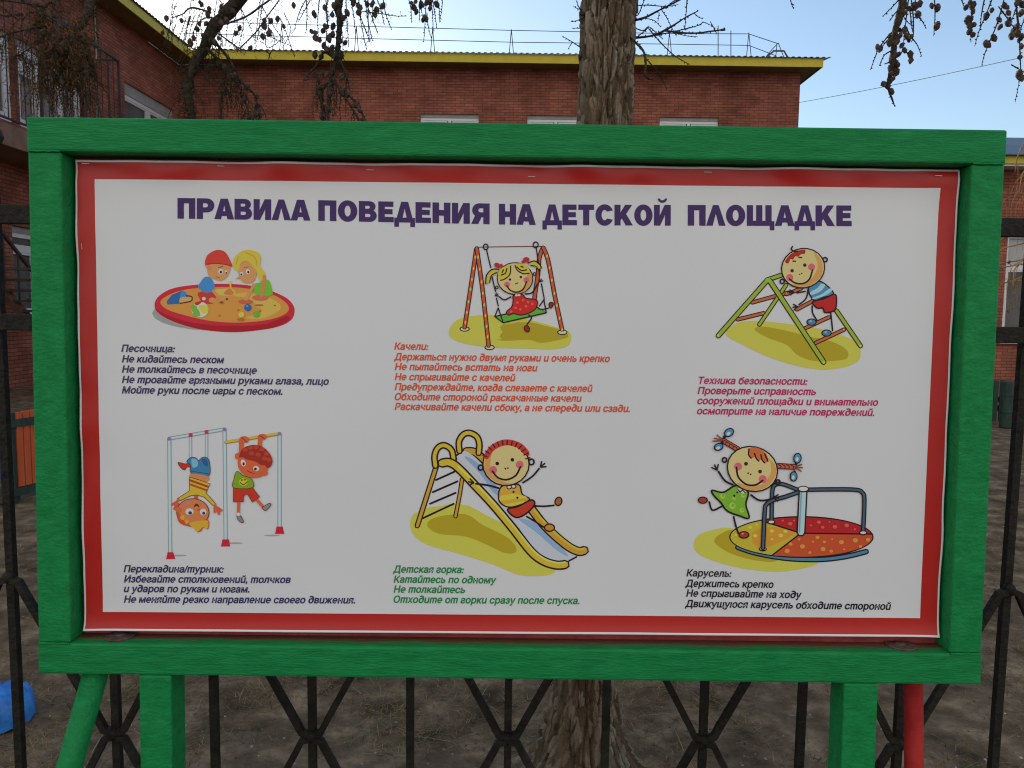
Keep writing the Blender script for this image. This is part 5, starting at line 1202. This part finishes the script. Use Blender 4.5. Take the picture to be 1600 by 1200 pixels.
# ------------------------------------------------------------------ blue plastic scrap on the ground
bc = on_ground(0, 1128); bc.z = 0.0
BLUE = MB(); nA, nR = 56, 12
for j in range(nR + 1):
    t = j / nR
    for k in range(nA):
        a = 2 * math.pi * k / nA
        lob = 1 + 0.16 * abs(math.sin(4.0 * a + 0.6)) ** 0.6 + 0.10 * noise.noise(Vector((math.cos(a) * 2, math.sin(a) * 2, 1)))
        r = 0.104 * lob * (1 - (1 - t) ** 2.4) if j else 0.001
        h = 0.125 * (1 - t ** 3) + 0.022 * noise.noise(Vector((math.cos(a) * r * 38, math.sin(a) * r * 38, t * 4))) + 0.012 * abs(math.sin(7 * a)) * t
        BLUE.v.append((bc.x + r * math.cos(a), bc.y + r * math.sin(a), max(0.006, h)))
for j in range(nR):
    for k in range(nA):
        a, b = j * nA + k, j * nA + (k + 1) % nA; BLUE.f.append((a, b, b + nA, a + nA)); BLUE.c.append(None)
tag(BLUE.build('plastic_scrap', M['bluebag'], smooth=True), 'crumpled bright blue plastic scrap lying on the dirt at lower left', 'plastic scrap')

# ------------------------------------------------------------------ far bare tree and a small larch by the right edge
def grow(m, p, d, L, r, lvl, rng, droop=0.0):
    n = 4; P = [p]; q = p.copy(); dd = d.copy()
    for k in range(n):
        dd = (dd + Vector((rng.gauss(0, .12), rng.gauss(0, .12), rng.gauss(0, .10) - droop))).normalized(); q = q + dd * L / n; P.append(q.copy())
    m.tube(P, [r * (1 - 0.45 * k / n) for k in range(n + 1)], 6 if lvl > 2 else 4)
    if lvl <= 0: return
    for k in range(rng.choice((3, 4))):
        t = rng.uniform(0.35, 1.0); b = P[min(n, max(1, int(t * n + 0.5)))]
        a = rng.uniform(0, 6.28); s_ = dd.orthogonal().normalized(); s2 = dd.cross(s_)
        nd = (dd * 0.75 + (s_ * math.cos(a) + s2 * math.sin(a)) * rng.uniform(0.45, 0.8)).normalized()
        grow(m, b, nd, L * rng.uniform(0.6, 0.78), r * 0.55, lvl - 1, rng, droop)
rng = random.Random(3)
fb = PX(1606, 534, 44.0)
FT = thing('bare_tree', 'distant leafless tree rising over the dark blue roof', 'tree', (fb.x, 44, 0))
m = MB(); m.tube([(fb.x, 44, -0.1), (fb.x + 0.1, 44, 4.5), (fb.x, 44, 8)], [0.28, 0.22, 0.15], 10); m.build('trunk', M['twig'], FT)
m = MB()
for k in range(9):
    a = rng.uniform(0, 6.28); z = rng.uniform(4.5, 8); e = rng.uniform(0.5, 1.4)
    grow(m, Vector((fb.x, 44, z)), Vector((math.cos(a), math.sin(a), e)).normalized(), rng.uniform(1.7, 2.3), 0.07, 4, rng)
m.build('crown', M['twig'], FT)
M['sunny_twig'] = mat('sunlit_larch_twigs', (0.20, 0.11, 0.045), (0.38, 0.22, 0.09), 40, 0.85)  # sunlight on the twigs is put into this lighter, warmer colour
sb = PX(1640, 534, 4.6)
SL = thing('young_larch', 'young larch with twigs coloured sunlit orange brown at the right edge beside the sign', 'tree', (sb.x, 4.6, 0))
m = MB(); m.tube([(sb.x, 4.6, -0.05), (sb.x + 0.03, 4.6, 1.5), (sb.x, 4.62, 3.3)], [0.035, 0.025, 0.006], 8); m.build('trunk', M['sunny_twig'], SL)
rng2 = random.Random(11); random.seed(21)
B = Branch(SL)
for k in range(34):
    z = 1.9 + 1.35 * k / 33; a = rng2.uniform(0, 6.28); L = (3.35 - z) * 0.30 + 0.18
    d = Vector((math.cos(a), math.sin(a), 0)); p = Vector((sb.x, 4.6, z))
    B.stem([p, p + d * L * 0.5 + Vector((0, 0, -0.02)), p + d * L + Vector((0, 0, -0.12)), p + d * L * 1.08 + Vector((0, 0, -0.3))], 0.006, 0.002, wob=0.03)
B.hang(120, (0.10, 0.30), None, 0.7, 0.2, 0.002)
B.scatter(40)
B.needles(500, [(0.30, 0.17, 0.05), (0.25, 0.13, 0.04)], 0.012)
B.build(0, 'sunny_twig')

# ------------------------------------------------------------------ litter: needles, dry grass, crumbs on the dirt
random.seed(5)
lit = MB()
def blade(x, y, L, w, lean, col, a=None):
    a = a if a is not None else random.uniform(0, 6.28); z = hground(x, y); d = Vector((math.cos(a), math.sin(a), 0)); s_ = Vector((-d.y, d.x, 0)) * w / 2
    p = Vector((x, y, z - 0.001)); q = p + d * L * 0.55 * lean + Vector((0, 0, L * 0.55 * (1.05 - lean))); r = p + d * L * lean + Vector((0, 0, L * (1.0 - lean) * 0.9 + 0.003))
    lit.cur = col; lit.face([p - s_, p + s_, q + s_ * 0.7, q - s_ * 0.7]); lit.face([q - s_ * 0.7, q + s_ * 0.7, r + s_ * 0.15, r - s_ * 0.15])
TAN, OLV, RUST, DRK = (0.33, 0.235, 0.115), (0.19, 0.165, 0.07), (0.24, 0.115, 0.05), (0.07, 0.055, 0.035)
cnt = 0
while cnt < 60000:
    y = 0.70 + 5.2 * random.random() ** 1.9; x = random.uniform(-1, 1) * (1.0 + 0.85 * y)
    g_ = patch(x, y)
    if random.random() > 0.42 + 0.95 * g_: continue
    cnt += 1; k = random.random() + 0.25 * g_
    col = DRK if k < 0.18 else (RUST if k < 0.42 else (OLV if k < 0.72 else TAN)); f = random.uniform(0.6, 1.3); col = tuple(c * f for c in col)
    if random.random() < 0.70: blade(x, y, random.uniform(0.02, 0.065), random.uniform(0.0016, 0.0032), random.uniform(0.86, 1.0), col)
    else: blade(x, y, random.uniform(0.03, 0.085), random.uniform(0.0018, 0.0034), random.uniform(0.45, 0.95), col)
for _ in range(200):                         # clumps of dry grass
    y0_ = 0.8 + 4.5 * random.random() ** 1.6; x0_ = random.uniform(-1, 1) * (1.0 + 0.8 * y0_)
    if patch(x0_, y0_) < -0.1: continue
    for _k in range(40):
        f = random.uniform(0.7, 1.3); blade(x0_ + random.gauss(0, .045), y0_ + random.gauss(0, .045), random.uniform(0.035, 0.09), 0.0026, random.uniform(0.66, 0.97), tuple(c * f for c in random.choice((TAN, OLV, TAN))))
for _ in range(260):
    x, y = random.uniform(-3, 3), random.uniform(0.8, 5); blade(x, y, random.uniform(0.06, 0.2), 0.0036, 0.985, random.choice(((0.34, 0.28, 0.18), (0.12, 0.08, 0.05))))
o = lit.build('dry_grass', mat_attr('dry_grass_blades', 0.9, 0.15)); o['kind'] = 'stuff'; o['label'] = 'dry grass and fallen larch needles on the dirt'
st = MB()
for _ in range(3200):
    y = 0.8 + 5 * random.random() ** 1.7; x = random.uniform(-1, 1) * (1 + 0.85 * y); z = hground(x, y); r = random.choice((0.002, 0.003, 0.004, 0.006)) * random.uniform(0.7, 1.4)
    f = random.uniform(0.05, 0.30) if random.random() < 0.95 else 0.55; st.cur = (f, f * 0.93, f * 0.84)
    pr_ = [(r * 0.5, -r * 0.4), (r * random.uniform(.8, 1.1), 0), (r * 0.6, r * 0.5)]
    st.lathe((x, y, z), pr_, 5, Vector((random.uniform(-.3, .3), random.uniform(-.3, .3), 1)))
o = st.build('pebbles', mat_attr('pebble_stone', 0.9, 0.2)); o['kind'] = 'stuff'; o['label'] = 'small pebbles and crumbs scattered on the dirt'
